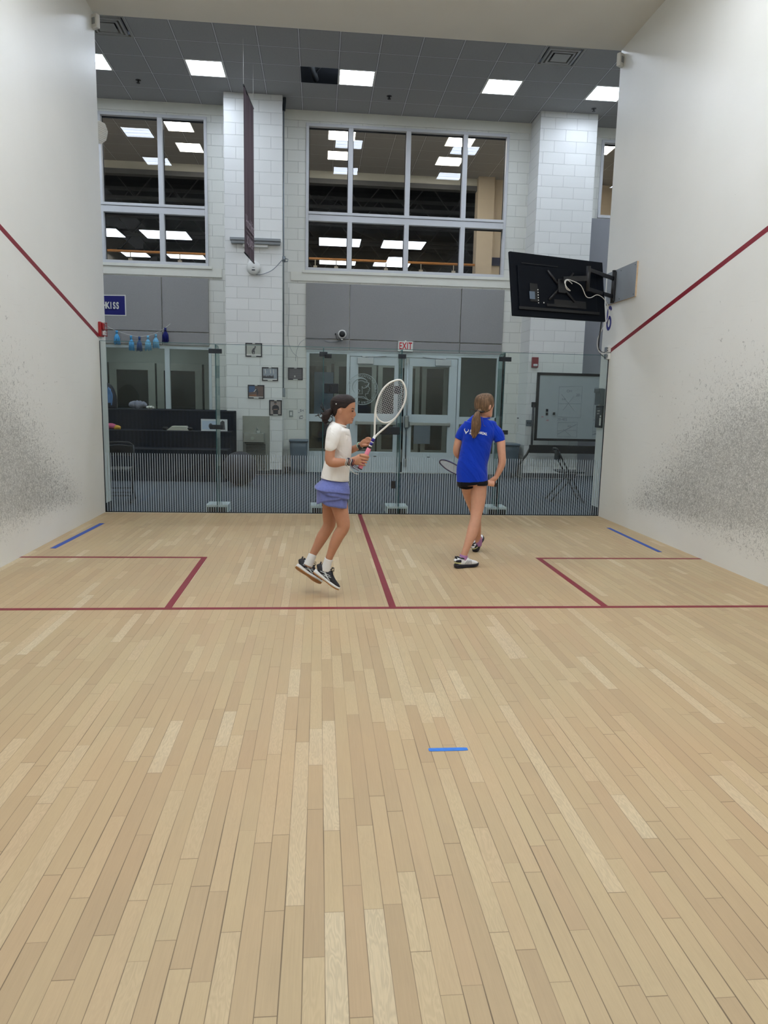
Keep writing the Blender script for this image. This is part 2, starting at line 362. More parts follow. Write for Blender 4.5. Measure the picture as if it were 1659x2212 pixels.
# ================================================================= COURT SHELL
CW,CD,CE,CH=6.4,9.75,10.02,5.86       # width, floor length, end of side walls, ceiling height
fl=struct('floor',B().box(-.2,CW+.2,-.2,CD+.02,-.1,0),M_FLOOR)
def strip(name,x0,x1,y0,y1,par=fl,m=M_RED,h=.0012): return B().box(x0,x1,y0,y1,-.002,h).obj(name,m,par)
strip('short_line',0,CW,5.44,5.49); strip('half_court_line',3.175,3.225,5.49,CD-.005)
strip('service_box_side_line',1.60,1.65,5.49,7.14); strip('service_box_back_line',0,1.60,7.09,7.14)
strip('service_box_side_line',4.75,4.80,5.49,7.14); strip('service_box_back_line',4.80,CW,7.09,7.14)
strip('floor_edge_strip',0,CW,CD-.045,CD-.001,m=mat('edge_strip',(206,194,168),.5))
struct('wall_left',B().box(-.2,0,-.2,CE,-.05,CH),M_WALL); struct('wall_right',B().box(CW,CW+.2,-.2,CE,-.05,CH),M_WALL)
struct('wall_front',B().box(-.2,CW+.2,-.25,0,-.05,CH),M_WALL)
ceil=struct('ceiling',B().box(-.2,CW+.2,-.25,CE,CH,CH+.14),M_CEIL)
for sx in (0,CW):                                                    # out lines run from 4.57 m at the front wall to 2.13 m at the glass
    w=bpy.data.objects['wall_left' if sx==0 else 'wall_right']; dx=.0015 if sx==0 else -.0015
    pts=[(sx,.0,4.57),(sx,9.72,2.1375),(sx,9.72,2.1875),(sx,0,4.62)]
    B().poly(pts,1,(dx,0,0)).obj('out_line',M_RED,w)
    bx=B().box(sx-.012 if sx else 0,sx if sx else .012,9.76,CE,0,.115) if False else B().box(-.004 if sx==0 else CW-.010,.010 if sx==0 else CW+.004,9.78,CE-.002,-.002,.11)
    bx.obj('rubber_base',M_BASEB,w)
# court luminaires, recessed in the court ceiling
for i,(x,y) in enumerate([(1.35,1.2),(5.05,1.2),(1.35,3.9),(5.05,3.9),(1.35,6.5),(5.05,6.5)]):
    t=thing('court_light',['court ceiling light above the front left of the court','court ceiling light above the front right of the court','court ceiling light above the middle left','court ceiling light above the middle right','court ceiling light above the left service box','court ceiling light above the right service box'][i],'ceiling light',(x,y,CH),'court ceiling lights')
    b=B()
    for a in ((x-.33,x-.29,y-.62,y+.62),(x+.29,x+.33,y-.62,y+.62),(x-.29,x+.29,y-.62,y-.58),(x-.29,x+.29,y+.58,y+.62)): b.box(*a,CH-.03,CH+.001)
    b.obj('frame',M_WHITE,t); B().box(x-.29,x+.29,y-.58,y+.58,CH-.012,CH-.004).obj('diffuser',M_LAMP_C,t)
# blue tape marks on the floor
def tape(name,label,x0,x1,y0,y1,m,wav=0.):
    b=B(); n=14; lng=(x1-x0)>(y1-y0); L=[];R=[]
    for i in range(n+1):
        k=i/n; w=1-.18*random.random()*wav-(.35*wav if i in (0,n) else 0)
        if lng: c=(y0+y1)/2; h=(y1-y0)/2*w; x=x0+(x1-x0)*k; L.append((x,c-h,.0005)); R.append((x,c+h,.0005))
        else:
            sl=.05*k*(1 if x0<3 else .6); c=(x0+x1)/2+sl-.02; h=(x1-x0)/2*w; y=y0+(y1-y0)*k; L.append((c-h,y,.0005)); R.append((c+h,y,.0005))
    b.poly(L+R[::-1],.0012,(0,0,1)); return tag(b.obj(name,m),label,'tape')
tape('tape_strip','short bright blue tape strip on the open floor in front of the short line',3.137,3.305,3.328,3.356,M_BLUE_TAPE2,.6)
tape('tape_strip','long dark blue tape strip along the left wall behind the service box',.14,.195,7.5,8.92,M_BLUE_TAPE,.1)
tape('tape_strip','long dark blue tape strip along the right wall behind the service box',6.13,6.18,7.42,8.83,M_BLUE_TAPE,.1)

# ================================================================= LOBBY SHELL
LC=6.84; LW=15.2; X0,X1=-4.6,11.2
struct('floor_lobby',B().box(X0,X1,CD+.021,LW+.3,-.1,-.004),M_CARPET)
# ceiling grid, cell by cell, with real openings for lights, diffusers and the missing tile
cells={}
def cx(i): return .44+.625*i
def cy(j): return LW-.612*(j+1)          # near edge of row j counted from the back wall
LIGHT=[(-6,2),(-2,2),(0,2),(4,2),(8,2),(11,2),(15,2),(-6,5),(-2,5),(0,5),(4,5),(8,5),(11,5),(15,5)]
LIGHT=[c for c in LIGHT if c[0] not in (-2,)]+[(-3,2),(-3,5)]
VENT=[(-2,4),(9,4)]; MISS=[(3,2),(12,4)]
b=B()
for i in range(-8,18):
    for j in range(0,9):
        if (i,j) in LIGHT or (i,j) in VENT or (i,j) in MISS: continue
        x,y=cx(i),cy(j); y0=max(y,CE-.0); 
        if y+.612<=CE: continue
        b.quad((x,y0,LC),(x,y+.612,LC),(x+.625,y+.612,LC),(x+.625,y0,LC))
cl=struct('ceiling_lobby',b,M_TILE)
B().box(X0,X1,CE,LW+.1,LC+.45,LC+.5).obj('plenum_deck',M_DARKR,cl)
struct('wall_header',B().box(X0,X1,CE-.14,CE,CH+.14,LC+.5).box(X0,-.2,CE-.14,CE,-.05,CH+.14).box(CW+.2,X1,CE-.14,CE,-.05,CH+.14),M_CREAM)
struct('wall_lobby_left',B().box(X0-.1,X0,CE,LW,-.05,LC+.5),M_BLOCKY); struct('wall_lobby_right',B().box(X1,X1+.1,CE,LW,-.05,LC+.5),M_BLOCKY)
# lobby light fixtures
def lab(i,j):
    if j==2: return {-3:'square lobby ceiling light half hidden by the left court wall',0:'second square lobby ceiling light from the left',4:'middle square lobby ceiling light beside the open tile gap',8:'square lobby ceiling light below the right air diffuser',11:'square lobby ceiling light cut off by the right court wall',-6:'lobby ceiling light hidden far left',15:'lobby ceiling light hidden far right'}[i]
    return 'lobby ceiling light in the row nearer the court, column %s from the left'%{-6:'one',-3:'two',0:'three',4:'four',8:'five',11:'six',15:'seven'}[i]
for (i,j) in LIGHT:
    x,y=cx(i),cy(j); t=thing('ceiling_light',lab(i,j),'ceiling light',(x+.3125,y+.306,LC),'square lobby ceiling lights')
    b=B()
    for a in ((x,x+.03,y,y+.612),(x+.595,x+.625,y,y+.612),(x+.03,x+.595,y,y+.03),(x+.03,x+.595,y+.582,y+.612)): b.box(*a,LC-.004,LC+.05)
    b.obj('frame',M_WHITE,t)
    d=B().box(-.282,.282,-.276,.276,0,.005).obj('diffuser',M_LAMP_L,t); d.matrix_parent_inverse=Matrix(); d.location=(0,0,.006)
# air diffusers
for (i,j),l in zip(VENT,('square ceiling air diffuser at the top left beside the court wall','square ceiling air diffuser at the top right above the lights')):
    x,y=cx(i)+.3125,cy(j)+.306; t=thing('air_diffuser',l,'air vent',(x,y,LC),'ceiling air diffusers')
    b=B()
    for k,(h,z) in enumerate(((.3125,0.),(.245,-.012),(.19,-.020))):
        for a in ((-h,-h+.03,-h,h),(h-.03,h,-h,h),(-h+.03,h-.03,-h,-h+.03),(-h+.03,h-.03,h-.03,h)): b.box(x+a[0],x+a[1],y+a[2],y+a[3],LC+z-.006,LC+z+.02+.02*k)
    b.obj('ring',mat('diffuser_metal',(150,150,146),.5),t); B().box(x-.13,x+.13,y-.13,y+.13,LC-.028,LC-.018,.004).obj('centre_plate',_mc['diffuser_metal'],t)
    B().box(x-.3125,x+.3125,y-.306,y+.306,LC+.08,LC+.3).obj('duct_box',M_BLACK,t)
# plenum things seen through the missing tile
x,y=cx(3),cy(2); b=B()
b.tube([(x-.3,y+.1,LC+.25),(x+.1,y+.35,LC+.2),(x+.9,y+.5,LC+.3)],.02,8).tube([(x+.2,y+.8,LC+.2),(x+.55,y-.2,LC+.16)],.016,8).tube([(x+.05,y-.3,LC+.3),(x+.25,y+.9,LC+.18)],.05,12)
tag(b.obj('ceiling_pipe',mat('plenum_pipe',(92,96,98),.6)),'grey pipes above the open gap where a ceiling tile is missing','pipe')
# sprinklers
for (sx,sy),l in zip(((-.49,14.29),(3.87,14.32),(7.64,14.32)),('dark ceiling sprinkler left of the banner','dark ceiling sprinkler above the middle window','dark ceiling sprinkler above the right pilaster')):
    t=thing('sprinkler',l,'sprinkler',(sx,sy,LC),'ceiling sprinklers')
    B().lathe([(.045,-.003),(.045,0.012)],Matrix.Translation((sx,sy,LC))).obj('collar',M_BLACK,t); B().lathe([(.009,-.045),(.009,-.003)],Matrix.Translation((sx,sy,LC)),12).lathe([(.03,-.05),(.03,-.044)],Matrix.Translation((sx,sy,LC)),14).obj('head',M_BLACK,t)

# ---- back wall of the lobby with its openings
def wall_with_holes(x0,x1,z0,z1,y0,y1,holes):
    xs=sorted({x0,x1,*[h[0] for h in holes],*[h[1] for h in holes]}); zs=sorted({z0,z1,*[h[2] for h in holes],*[h[3] for h in holes]}); b=B()
    for a,c in zip(xs,xs[1:]):
        for d,e in zip(zs,zs[1:]):
            mx,mz=(a+c)/2,(d+e)/2
            if any(h[0]<mx<h[1] and h[2]<mz<h[3] for h in holes): continue
            b.box(a,c,y0,y1,d,e)
    return b
WINZ=(3.94,6.62)
H=[(-3.40,.53,*WINZ),(2.38,6.31,*WINZ),(8.16,11.2,5.16,6.62),(2.41,6.38,0,2.42),(-3.3,.56,0.95,2.42)]
wl=struct('wall_lobby_back',wall_with_holes(X0,X1,-.05,LC+.4,LW,LW+.2,H),M_BLOCK)
struct('trim_1',B().box(-3.5,.78,LW-.03,LW,3.74,3.90).box(2.1,6.62,LW-.03,LW,3.74,3.90),M_CREAM)
struct('trim_2',B().box(X0,.92,LW-.02,LW,6.66,LC).box(1.965,6.73,LW-.02,LW,6.66,LC).box(7.82,X1,LW-.02,LW,6.66,LC),M_CREAM)
struct('trim_3',B().box(-3.45,.60,LW-.05,LW+.02,3.885,3.94,.004).box(2.32,6.66,LW-.05,LW+.02,3.885,3.94,.004),M_CREAM)
struct('wall_pilaster_left',B().box(.92,1.965,14.56,LW,-.05,LC),M_BLOCKC); struct('wall_pilaster_right',B().box(6.73,7.82,14.56,LW,-.05,LC),M_BLOCKC)
struct('baseboard_back',B().box(.91,1.975,14.55,14.56,0,.10).box(1.965,2.41,LW-.012,LW,0,.1).box(6.38,6.73,LW-.012,LW,0,.1).box(6.72,7.83,14.55,14.56,0,.1).box(.56,.92,LW-.012,LW,0,.1),M_BASEB)
tag(B().box(7.83,X1,LW-.05,LW,0,5.14).obj('wall_panel',mat('grey_wall_panel',(140,141,146),.6,var=.02)),'tall plain grey wall panel below the right window','wall panel')
# ---- upper windows
def window(name,x0,x1,z0,z1,mull,zt,y=LW):
    w=thing(name,'','window',((x0+x1)/2,y,z0)); del w['label']; del w['category']; w['kind']='structure'
    f=.055; b=B(); b.box(x0,x1,y-.03,y+.12,z0,z0+f,.004).box(x0,x1,y-.03,y+.12,z1-f,z1,.004)
    b.box(x0,x0+f,y-.03,y+.12,z0+f,z1-f,.004).box(x1-f,x1,y-.03,y+.12,z0+f,z1-f,.004)
    if zt: b.box(x0+f,x1-f,y-.03,y+.12,zt[0],zt[1]-.055,.004).box(x0+f,x1-f,y-.045,y+.12,zt[1]-.05,zt[1],.004)
    for m in mull: b.box(m-.045,m+.045,y-.028,y+.12,z0+f,z1-f,.004)
    b.obj('frame',M_FRAME,w)
    xs=[x0+f]+[q for m in mull for q in (m-.045,m+.045)]+[x1-f]; zs=[(z0+f,zt[0]),(zt[1],z1-f)] if zt else [(z0+f,z1-f)]
    for k in range(0,len(xs),2):
        for a,c in zs:
            B().quad((xs[k],y+.08,a),(xs[k+1],y+.08,a),(xs[k+1],y+.08,c),(xs[k],y+.08,c)).obj('pane',M_WIN,w)
            g=B(); q=.012
            for r in ((xs[k],xs[k]+q,a,c),(xs[k+1]-q,xs[k+1],a,c),(xs[k],xs[k+1],a,a+q),(xs[k],xs[k+1],c-.03,c)): g.box(r[0],r[1],y+.07,y+.078,r[2],r[3])
            g.obj('gasket',M_BLACK,w)
    return w
window('window_1',-3.40,.53,*WINZ,(-2.55,-1.44,-.33),(4.86,5.03))
window('window_2',2.38,6.31,*WINZ,(3.23,4.34,5.45),(4.86,5.03))
window('window_3',8.16,11.15,5.16,6.62,(9.1,),None)
# ---- upper hall and gym behind the windows
HZ=3.72
struct('floor_upper_hall',B().box(X0,X1,LW+.2,18.9,HZ-.15,HZ),mat('upper_hall_floor',(176,172,164),.5))
b=B(); UL=[(-6,-1),(-1.4,1),(3.8,2),(7.75,2)]
ulx=[(-4.0,-3.4),(-.47,.08),(2.80,3.38),(5.26,5.85),(8.25,8.85)]; uly=[(16.1,16.69),(17.35,17.95)]
struct('ceiling_upper_hall',wall_with_holes(X0,X1,LW+.2,18.9,0,.03,[(a,c,d,e) for a,c in ulx for d,e in uly]),M_TILE)
uc=bpy.data.objects['ceiling_upper_hall']; uc.data.transform(Matrix(((1,0,0,0),(0,0,1,0),(0,1,0,LC),(0,0,0,1))))
for k,(a,c) in enumerate(ulx):
    for q,(d,e) in enumerate(uly):
        t=thing('hall_light','warm white ceiling light in the %s, %s of its pair'%(('hidden left panes','left upper window','left part of middle window','right part of middle window','small right window')[k],('upper','lower')[q]),'ceiling light',((a+c)/2,(d+e)/2,LC),'warm ceiling lights in the upper hall')
        dd=B().box(-(c-a)/2+.02,(c-a)/2-.02,-.28,.28,0,.005).obj('diffuser',M_LAMP_U,t); dd.matrix_parent_inverse=Matrix(); dd.location=(0,0,.004)
        B().box(a,a+.02,d,e,LC-.003,LC+.04).box(c-.02,c,d,e,LC-.003,LC+.04).box(a,c,d,d+.02,LC-.003,LC+.04).box(a,c,e-.02,e,LC-.003,LC+.04).obj('frame',M_WHITE,t)
struct('wall_upper_header',B().box(X0,6.45,18.8,18.95,6.66,LC+.1),M_CREAM); struct('trim_4',B().box(X0,6.45,18.76,18.97,6.55,6.66),mat('grey_beam',(96,98,100),.6))
struct('wall_upper_right',B().box(6.85,X1,18.8,18.95,HZ,LC+.1).box(6.45,6.85,18.6,18.95,HZ,LC+.1),M_TAN)
struct('wall_upper_side',B().box(X0-.1,X0,LW+.2,36,0,7.2).box(X1,X1+.1,LW+.2,36,0,7.2),M_TAN)
sg0=at(1050,556,Y=18.79); sg1=at(1092,575,Y=18.79)
tag(B().box(sg0.x,sg1.x+.2,18.76,18.8,sg1.z,sg0.z).obj('wall_sign',mat('navy_sign',(20,26,64),.5)),'dark blue sign on the tan wall behind the middle window','sign')
t=thing('railing','wooden handrail on pale posts behind the upper windows','railing',(0,18.55,HZ))
B().tube([(X0,18.55,4.78),(6.42,18.55,4.78)],.028,12).obj('handrail',M_WOODRAIL,t)
for px in (-2.9,-1.75,-.62,.36,1.5,2.55,3.05,4.25,5.1,5.9): B().box(px-.045,px+.045,18.52,18.6,HZ,4.62,.004).tube([(px,18.55,4.62),(px,18.55,4.77)],.012,8).obj('post',mat('rail_post',(176,170,156),.5),t)
B().box(X0,6.42,18.60,18.61,HZ,4.5).obj('glass_guard',M_WIN,t)
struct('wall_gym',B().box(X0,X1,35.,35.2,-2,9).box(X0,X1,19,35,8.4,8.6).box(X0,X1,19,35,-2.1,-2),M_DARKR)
b=B()
for yy in (21,23.,25.5,28.5,32):
    b.box(X0,X1,yy,yy+.12,7.3,7.38).box(X0,X1,yy,yy+.12,6.55,6.63)
    x=X0; s=1
    while x<X1-.6: b.tube([(x,yy+.06,6.6 if s>0 else 7.33),(x+.6,yy+.06,7.33 if s>0 else 6.6)],.018,6,cap=False); x+=.6; s=-s
tag(b.obj('roof_truss',mat('truss_steel',(86,88,92),.6)),'dark steel roof trusses of the gym behind the windows','truss')
b=B(); b.tube([(2.5,26,7.9),(5.2,26,6.9)],.3,16).tube([(-6+2,30,7.0),(11,30,7.0)],.28,16)
tag(b.obj('air_duct',mat('dark_duct',(60,64,70),.5,.3)),'dark round air ducts hanging in the gym','duct')
t=thing('bleacher','dark bleachers far across the gym behind the handrail','bleachers',(0,33,3))
for k in range(5): B().box(X0+.3,X1-.3,33.+.39*k,33.39+.39*k,3+.0,3.9+.35*k).obj('tier',mat('bleacher_tier',(52,56,62),.7),t)
def gl(cxp,Yc,w,idx):  # glowing panels added in place of court lights reflected in the window glass
    t=thing('reflection_panel','long white panel added for a reflected court light, '+idx,'glowing panel',(cxp,Yc,6.3),'panels standing in for reflected court lights')
    B().box(cxp-w/2,cxp+w/2,Yc-.55,Yc+.55,6.29,6.30).obj('diffuser',M_REFLECT,t); B().box(cxp-w/2-.02,cxp+w/2+.02,Yc-.57,Yc+.57,6.301,6.36).obj('housing',M_DARK,t)
gl(3.27,24,1.27,'nearer row, left panes of middle window'); gl(5.25,24,1.3,'nearer row, centre panes of middle window')
gl(-2.0,24,1.35,'nearer row, right panes of left window'); gl(-3.95,24,1.2,'nearer row, cut by the court wall')
for px0,px1,s in ((690,768,'left panes of the middle window'),(808,885,'centre panes of the middle window'),(362,440,'right pane of the left window'),(265,318,'left pane of the left window')):
    a=at(px0,575,Y=27.2).x; c=at(px1,575,Y=27.2).x; gl((a+c)/2,27.2,c-a,'farther row, low in '+s)

# ================================================================= ACOUSTIC PANELS
def apanel(x0,x1,z0,z1,label): return tag(B().box(x0,x1,LW-.045,LW-.001,z0,z1,.006).obj('acoustic_panel',M_GREYP),label,'acoustic panel','grey acoustic panels')
g=.008
for x0,x1,n1 in ((-3.3,-1.9,'hidden first'),(-1.9,-.36,'left one above the left window'),(-.36,.53,'right one above the left window')):
    apanel(x0+g,x1-g,2.69+g,3.71,'tall grey acoustic panel, '+n1); apanel(x0+g,x1-g,2.44,2.69-g,'low grey panel strip directly over the bench window, '+{'hidden first':'hidden first','left one above the left window':'left part','right one above the left window':'right part'}[n1])
for x0,x1,n1 in ((2.39,3.25,'left one, above the webcam'),(3.25,5.47,'widest one above the doors'),(5.47,6.35,'right one beside the hanging screen')):
    apanel(x0+g,x1-g,2.64+g,3.70,'tall grey acoustic panel, '+n1); apanel(x0+g,x1-g,2.43,2.64-g,'low grey panel strip over the door frames, '+n1.split(',')[0].split(' above')[0])

# ================================================================= STOREFRONT
def sframe(b,x0,x1,z0,z1,w=.05,bw=None,y0=LW-.02,y1=LW+.07,mid=None):
    bw=bw or w; b.box(x0,x1,y0,y1,z1-w,z1,.003).box(x0,x1,y0,y1,z0,z0+bw,.003).box(x0,x0+w,y0,y1,z0+bw,z1-w,.003).box(x1-w,x1,y0,y1,z0+bw,z1-w,.003)
    if mid: b.box(x0+w,x1-w,y0,y1,mid[0],mid[1],.003)
    return b
def pane(par,x0,x1,z0,z1,y=LW+.03,m=None,name='pane'): return B().quad((x0,y,z0),(x1,y,z0),(x1,y,z1),(x0,y,z1)).obj(name,m or M_WIN2,par)
def sw(name,loc):
    w=thing(name,'','x',loc); del w['label']; del w['category']; w['kind']='structure'; return w
w=sw('window_4',(2.85,LW,0)); b=sframe(B(),2.41,3.27,0,2.42,.06,.42,mid=(1.02,1.17)); b.obj('frame',M_FRAMED,w); pane(w,2.47,3.21,1.17,2.36); pane(w,2.47,3.21,.42,1.02)
w=sw('window_5',(5.93,LW,0)); b=sframe(B(),5.46,6.38,0,2.42,.06,.42,mid=(1.02,1.17)); b.box(6.26,6.33,LW-.02,LW+.07,.42,2.36); b.obj('frame',M_FRAMED,w); pane(w,5.52,6.26,1.17,2.36); pane(w,5.52,6.26,.42,1.02)
w=sw('window_6',(-1.4,LW,.95)); b=sframe(B(),-3.3,.56,.95,2.42,.055,.24); 
for m in (-2.7,-1.5,-.29): b.box(m-.045,m+.045,LW-.02,LW+.07,1.19,2.37)
b.obj('frame',M_FRAMED,w)
for a,c in ((-3.25,-2.745),(-2.655,-1.545),(-1.455,-.335),(-.245,.505)): pane(w,a,c,1.19,2.365)
# transom bar above doors
struct('trim_5',B().box(3.27,5.46,LW-.025,LW+.07,2.33,2.42,.003).box(2.41,6.38,LW-.035,LW-.0,2.405,2.44,.003),M_FRAMED)
def door(name,x0,x1,hx):
    w=sw(name,((x0+x1)/2,LW,0)); b=sframe(B(),x0,x1,.01,2.325,.165,.42,LW-.015,LW+.045,mid=(1.0,1.2)); b.obj('leaf_frame',M_FRAMED,w)
    pane(w,x0+.165,x1-.165,1.2,2.16); pane(w,x0+.165,x1-.165,.43,1.0)
    pb=B().box(x0+.12,x1-.12,LW-.09,LW-.055,.98,1.04,.006); pb.box(x0+.12,x0+.17,LW-.06,LW-.014,.97,1.05,.004).box(x1-.17,x1-.12,LW-.06,LW-.014,.97,1.05,.004); pb.obj('push_bar',M_CHROME,w)
    s=1 if hx>0 else -1; cxm=x0+.3 if s<0 else x1-.3
    B().box(cxm-.16,cxm+.16,LW-.075,LW-.016,2.18,2.30,.006).obj('closer_body',mat('closer_metal',(186,190,190),.4,.3),w)
    B().tube([(cxm,LW-.07,2.31),(cxm+s*-.42,LW-.05,2.345)],.011,8).box(cxm-.07,cxm+.05,LW-.07,LW-.02,2.305,2.335,.003).obj('closer_arm',_mc['closer_metal'],w)
    ex=x1-.06 if s<0 else x0+.06
    B().tube([(ex,LW-.05,.30),(ex,LW-.05,2.28)],.014,10).box(ex-.03,ex+.03,LW-.06,LW-.015,2.2,2.32,.004).box(ex-.03,ex+.03,LW-.06,LW-.015,.14,.30,.004).obj('exit_rod',M_CHROME,w)
    B().box(ex-.045,ex+.045,LW-.11,LW-.02,.92,1.18,.02).obj('latch_housing',M_CHROME,w)
    B().box((x0+x1)/2-.03,(x0+x1)/2+.03,LW-.02,LW-.015,.33,.345).obj('label_plate',M_DARK,w)
    return w
d1=door('door_1',3.28,4.335,-1); d2=door('door_2',4.375,5.45,1)
# school seal frosted on the left door glass: ring, lettering and a helmeted head in profile
M_FROST=mat('frosted_vinyl',(176,186,186),.6,var=.02)
sc=at(783,841,Y=LW-.02); sc=Vector((sc.x,LW-.018,sc.z)); R=.305
t=thing('door_seal','round frosted school seal with a helmeted head on the left door','emblem',sc)
B().tube([(sc.x+R*math.cos(a),sc.y,sc.z+R*math.sin(a)) for a in [2*PI*k/64 for k in range(64)]],.006,6,closed=True).obj('ring',M_FROST,t)
b=B()
word='MORIBVS ET LITTERIS DEDICATA  EDVCATIO PIETAS NOBILE  '
for k,ch in enumerate('EDUCATION FOR NOBLE LIFE MORIBUS ET LITTERIS  MINERVA  '):
    if ch==' ': continue
    a=PI/2+.3-2*PI*k/56; rr=R*.86; me=text_mesh(ch,.058,basis((sc.x+rr*math.cos(a),sc.y,sc.z+rr*math.sin(a)),(math.sin(a),0,-math.cos(a)),(math.cos(a),0,math.sin(a))))
    b.add(me,Matrix()); 
b.obj('lettering',M_FROST,t)
def arcpts(cx_,cz,r,a0,a1,n=14): return [(sc.x+cx_+r*math.cos(a0+(a1-a0)*k/n),sc.y,sc.z+cz+r*math.sin(a0+(a1-a0)*k/n)) for k in range(n+1)]
b=B()
def pl(pts,r=.005): b.tube([(sc.x+x,sc.y,sc.z+z) for x,z in pts],r,6)
b.tube(arcpts(-.03,.05,.17,PI*1.25,PI*.22),[.004+.012*math.sin(PI*k/14) for k in range(15)],6)
b.tube(arcpts(-.03,.05,.12,PI*1.1,PI*.25),.005,6)
pl([(.06,.15),(.13,.13),(.08,.04),(.02,.02)],.007); pl([(.02,.02),(-.01,.06),(0,-.09),(-.09,-.09),(-.05,-.02),(-.1,0)],.006)
pl([(.13,.13),(.12,.06),(.15,.01),(.13,0),(.135,-.03),(.11,-.05),(.12,-.08),(.06,-.09),(.06,-.13),(.13,-.21),(.0,-.17),(-.1,-.16),(-.16,-.19)],.005)
pl([(.05,.07),(.10,.06),(.11,.05)],.005); pl([(.13,-.21),(.02,-.145),(-.1,-.14)],.006)
b.obj('helmet_profile',M_FROST,t)

# vestibule behind the storefront
VY=17.9
M_VEST=mat('vestibule_wall',(160,164,158),.7,var=.03)
struct('wall_vestibule',B().box(-3.4,9,VY+.14,VY+.24,0,3.4).box(8.0,8.1,LW+.2,VY,0,3.4).box(-3.6,-3.5,LW+.2,VY,0,3.4).box(1.2,1.3,LW+.2,VY,0,3.4).box(-3.4,9,LW+.2,VY+.2,2.9,3.0),M_VEST)
struct('floor_vestibule',B().box(-3.4,9,LW+.3,VY+.2,-.05,-.004),mat('vestibule_mat',(52,54,56),.9))
t=sw('door_3',(3.9,VY,0)); b=B()
for a,c in ((2.05,2.95),(3.02,4.02),(4.06,5.06),(5.12,5.75)): sframe(b,a,c,0,2.35,.11,.3,VY,VY+.06,mid=(.95,1.1))
b.obj('frame',mat('vestibule_frame',(150,152,146),.5),t); B().quad((2.0,VY+.03,0),(5.8,VY+.03,0),(5.8,VY+.03,2.3),(2.0,VY+.03,2.3)).obj('pane',glass('vestibule_glass',(.25,.28,.28)),t)
t=sw('door_4',(-.9,VY,0)); b=B()
for a,c in ((-3.2,-2.2),(-2.15,-1.12),(-1.08,-.05),(0.0,1.1)): sframe(b,a,c,0,2.2,.16,.3,VY,VY+.06)
b.obj('frame',_mc['vestibule_frame'],t); B().quad((-3.2,VY+.03,0),(1.1,VY+.03,0),(1.1,VY+.03,2.2),(-3.2,VY+.03,2.2)).obj('pane',bpy.data.materials['vestibule_glass'],t)
M_DAY=mat('blue_grey_poster',(110,128,150),.6)
tag(B().box(2.55,3.0,VY-.02,VY-.001,1.0,2.1).obj('poster',M_DAY),'blue grey poster behind the left side window','poster')
tag(B().box(4.95,5.35,VY-.03,VY-.001,.45,.98).obj('poster',mat('pale_notice',(150,160,178),.6)),'pale notice low behind the right door glass','poster')
for x,l in ((-1.2,'vestibule ceiling light behind the bench window'),(4.2,'vestibule ceiling light behind the glazed doors')):
    t=thing('vestibule_light',l,'ceiling light',(x,16.6,2.9),'vestibule lights'); B().box(x-.3,x+.3,16.3,16.9,2.885,2.899).obj('diffuser',emit('vestibule_diffuser',(236,246,250),13.),t)
# ================================================================= GLASS BACK WALL
SX=[0.0,1.385,2.715,3.705,5.03,6.4]; GT=2.105
def stripes(par,x0,x1):
    b=B(); k=math.ceil((x0+.006)/.0297)
    while k*.0297<x1-.006:
        x=k*.0297; b.box(x-.0028,x+.0028,9.7485,9.7496,.012,.748); k+=1
    b.obj('stripe_pattern',M_STRIPE,par)
def bolts(b,x,z,y=9.735,r=.012): b.cyl((x,y,z),(x,y-.006,z),r,12)
gwall=thing('glass_wall','frameless glass back wall of the court with fine white vertical stripes','glass wall',(3.2,9.9,0))
def gpanel(par,name,x0,x1):
    p=B().box(x0,x1,9.75,9.762,.006,GT).obj(name,M_GLASSW,par); e=p if par is gwall else par
    def sub(o):
        if e is p: o.parent=p; o.matrix_parent_inverse=Matrix.Translation(-par.location)@Matrix() ; o.matrix_parent_inverse=Matrix()
        return o
    sub(B().box(x0,x1,9.749,9.763,GT-.001,GT+.004).box(x0,x0+.002,9.749,9.763,.006,GT).box(x1-.002,x1,9.749,9.763,.006,GT).obj('polished_edge',M_GLASSE,None if e is p else par))
    b=B(); k=math.ceil((x0+.006)/.0297)
    while k*.0297<x1-.006:
        x=k*.0297; b.box(x-.0028,x+.0028,9.7485,9.7496,.012,.748); k+=1
    sub(b.obj('stripe_pattern',M_STRIPE,None if e is p else par))
    sub(B().box(x0,x1,9.742,9.748,-.003,.012).obj('bottom_channel',M_BLACK,None if e is p else par))
    return p
for i in (0,1,3,4):
    x0,x1=SX[i]+.003,SX[i+1]-.003; p=gpanel(gwall,'glass_panel',x0,x1)
    if i in (0,4):
        q=B().box(.0,.006,9.747,9.766,.0,GT) if i==0 else B().box(6.394,6.4,9.747,9.766,.0,GT); q.obj('wall_channel',M_DARK,gwall)
x0,x1=SX[2]+.003,SX[3]-.003
t=thing('glass_door','glass court door in the back wall, behind the girl in white','glass door',((x0+x1)/2,9.75,0)); gpanel(t,'pane',x0,x1)
for zz,w_,h_ in ((1.60,.19,.125),(1.09,.13,.13),(2.0,.10,.055)):
    b=B().box(x0+.01,x0+w_,9.735,9.749,zz-h_/2,zz+h_/2,.012); h=b.obj('hinge',M_DARK,t); b=B()
    for bx,bz in ((x0+.035,zz-h_/2+.02),(x0+.035,zz+h_/2-.02),(x0+w_-.03,zz-h_/2+.02),(x0+w_-.03,zz+h_/2-.02)): bolts(b,bx,bz,9.735,.010)
    if h_>.12 and zz>1.3: b.tube([(x0+.075+.035*math.cos(a),9.732,zz+.04*math.sin(a)) for a in [-PI/2+PI*k/12 for k in range(13)]]+[(x0+.075,9.732,zz+.04),(x0+.075,9.732,zz-.04)],.004,6)
    q=b.obj('hinge_bolts',M_BLACK,None); q.parent=h
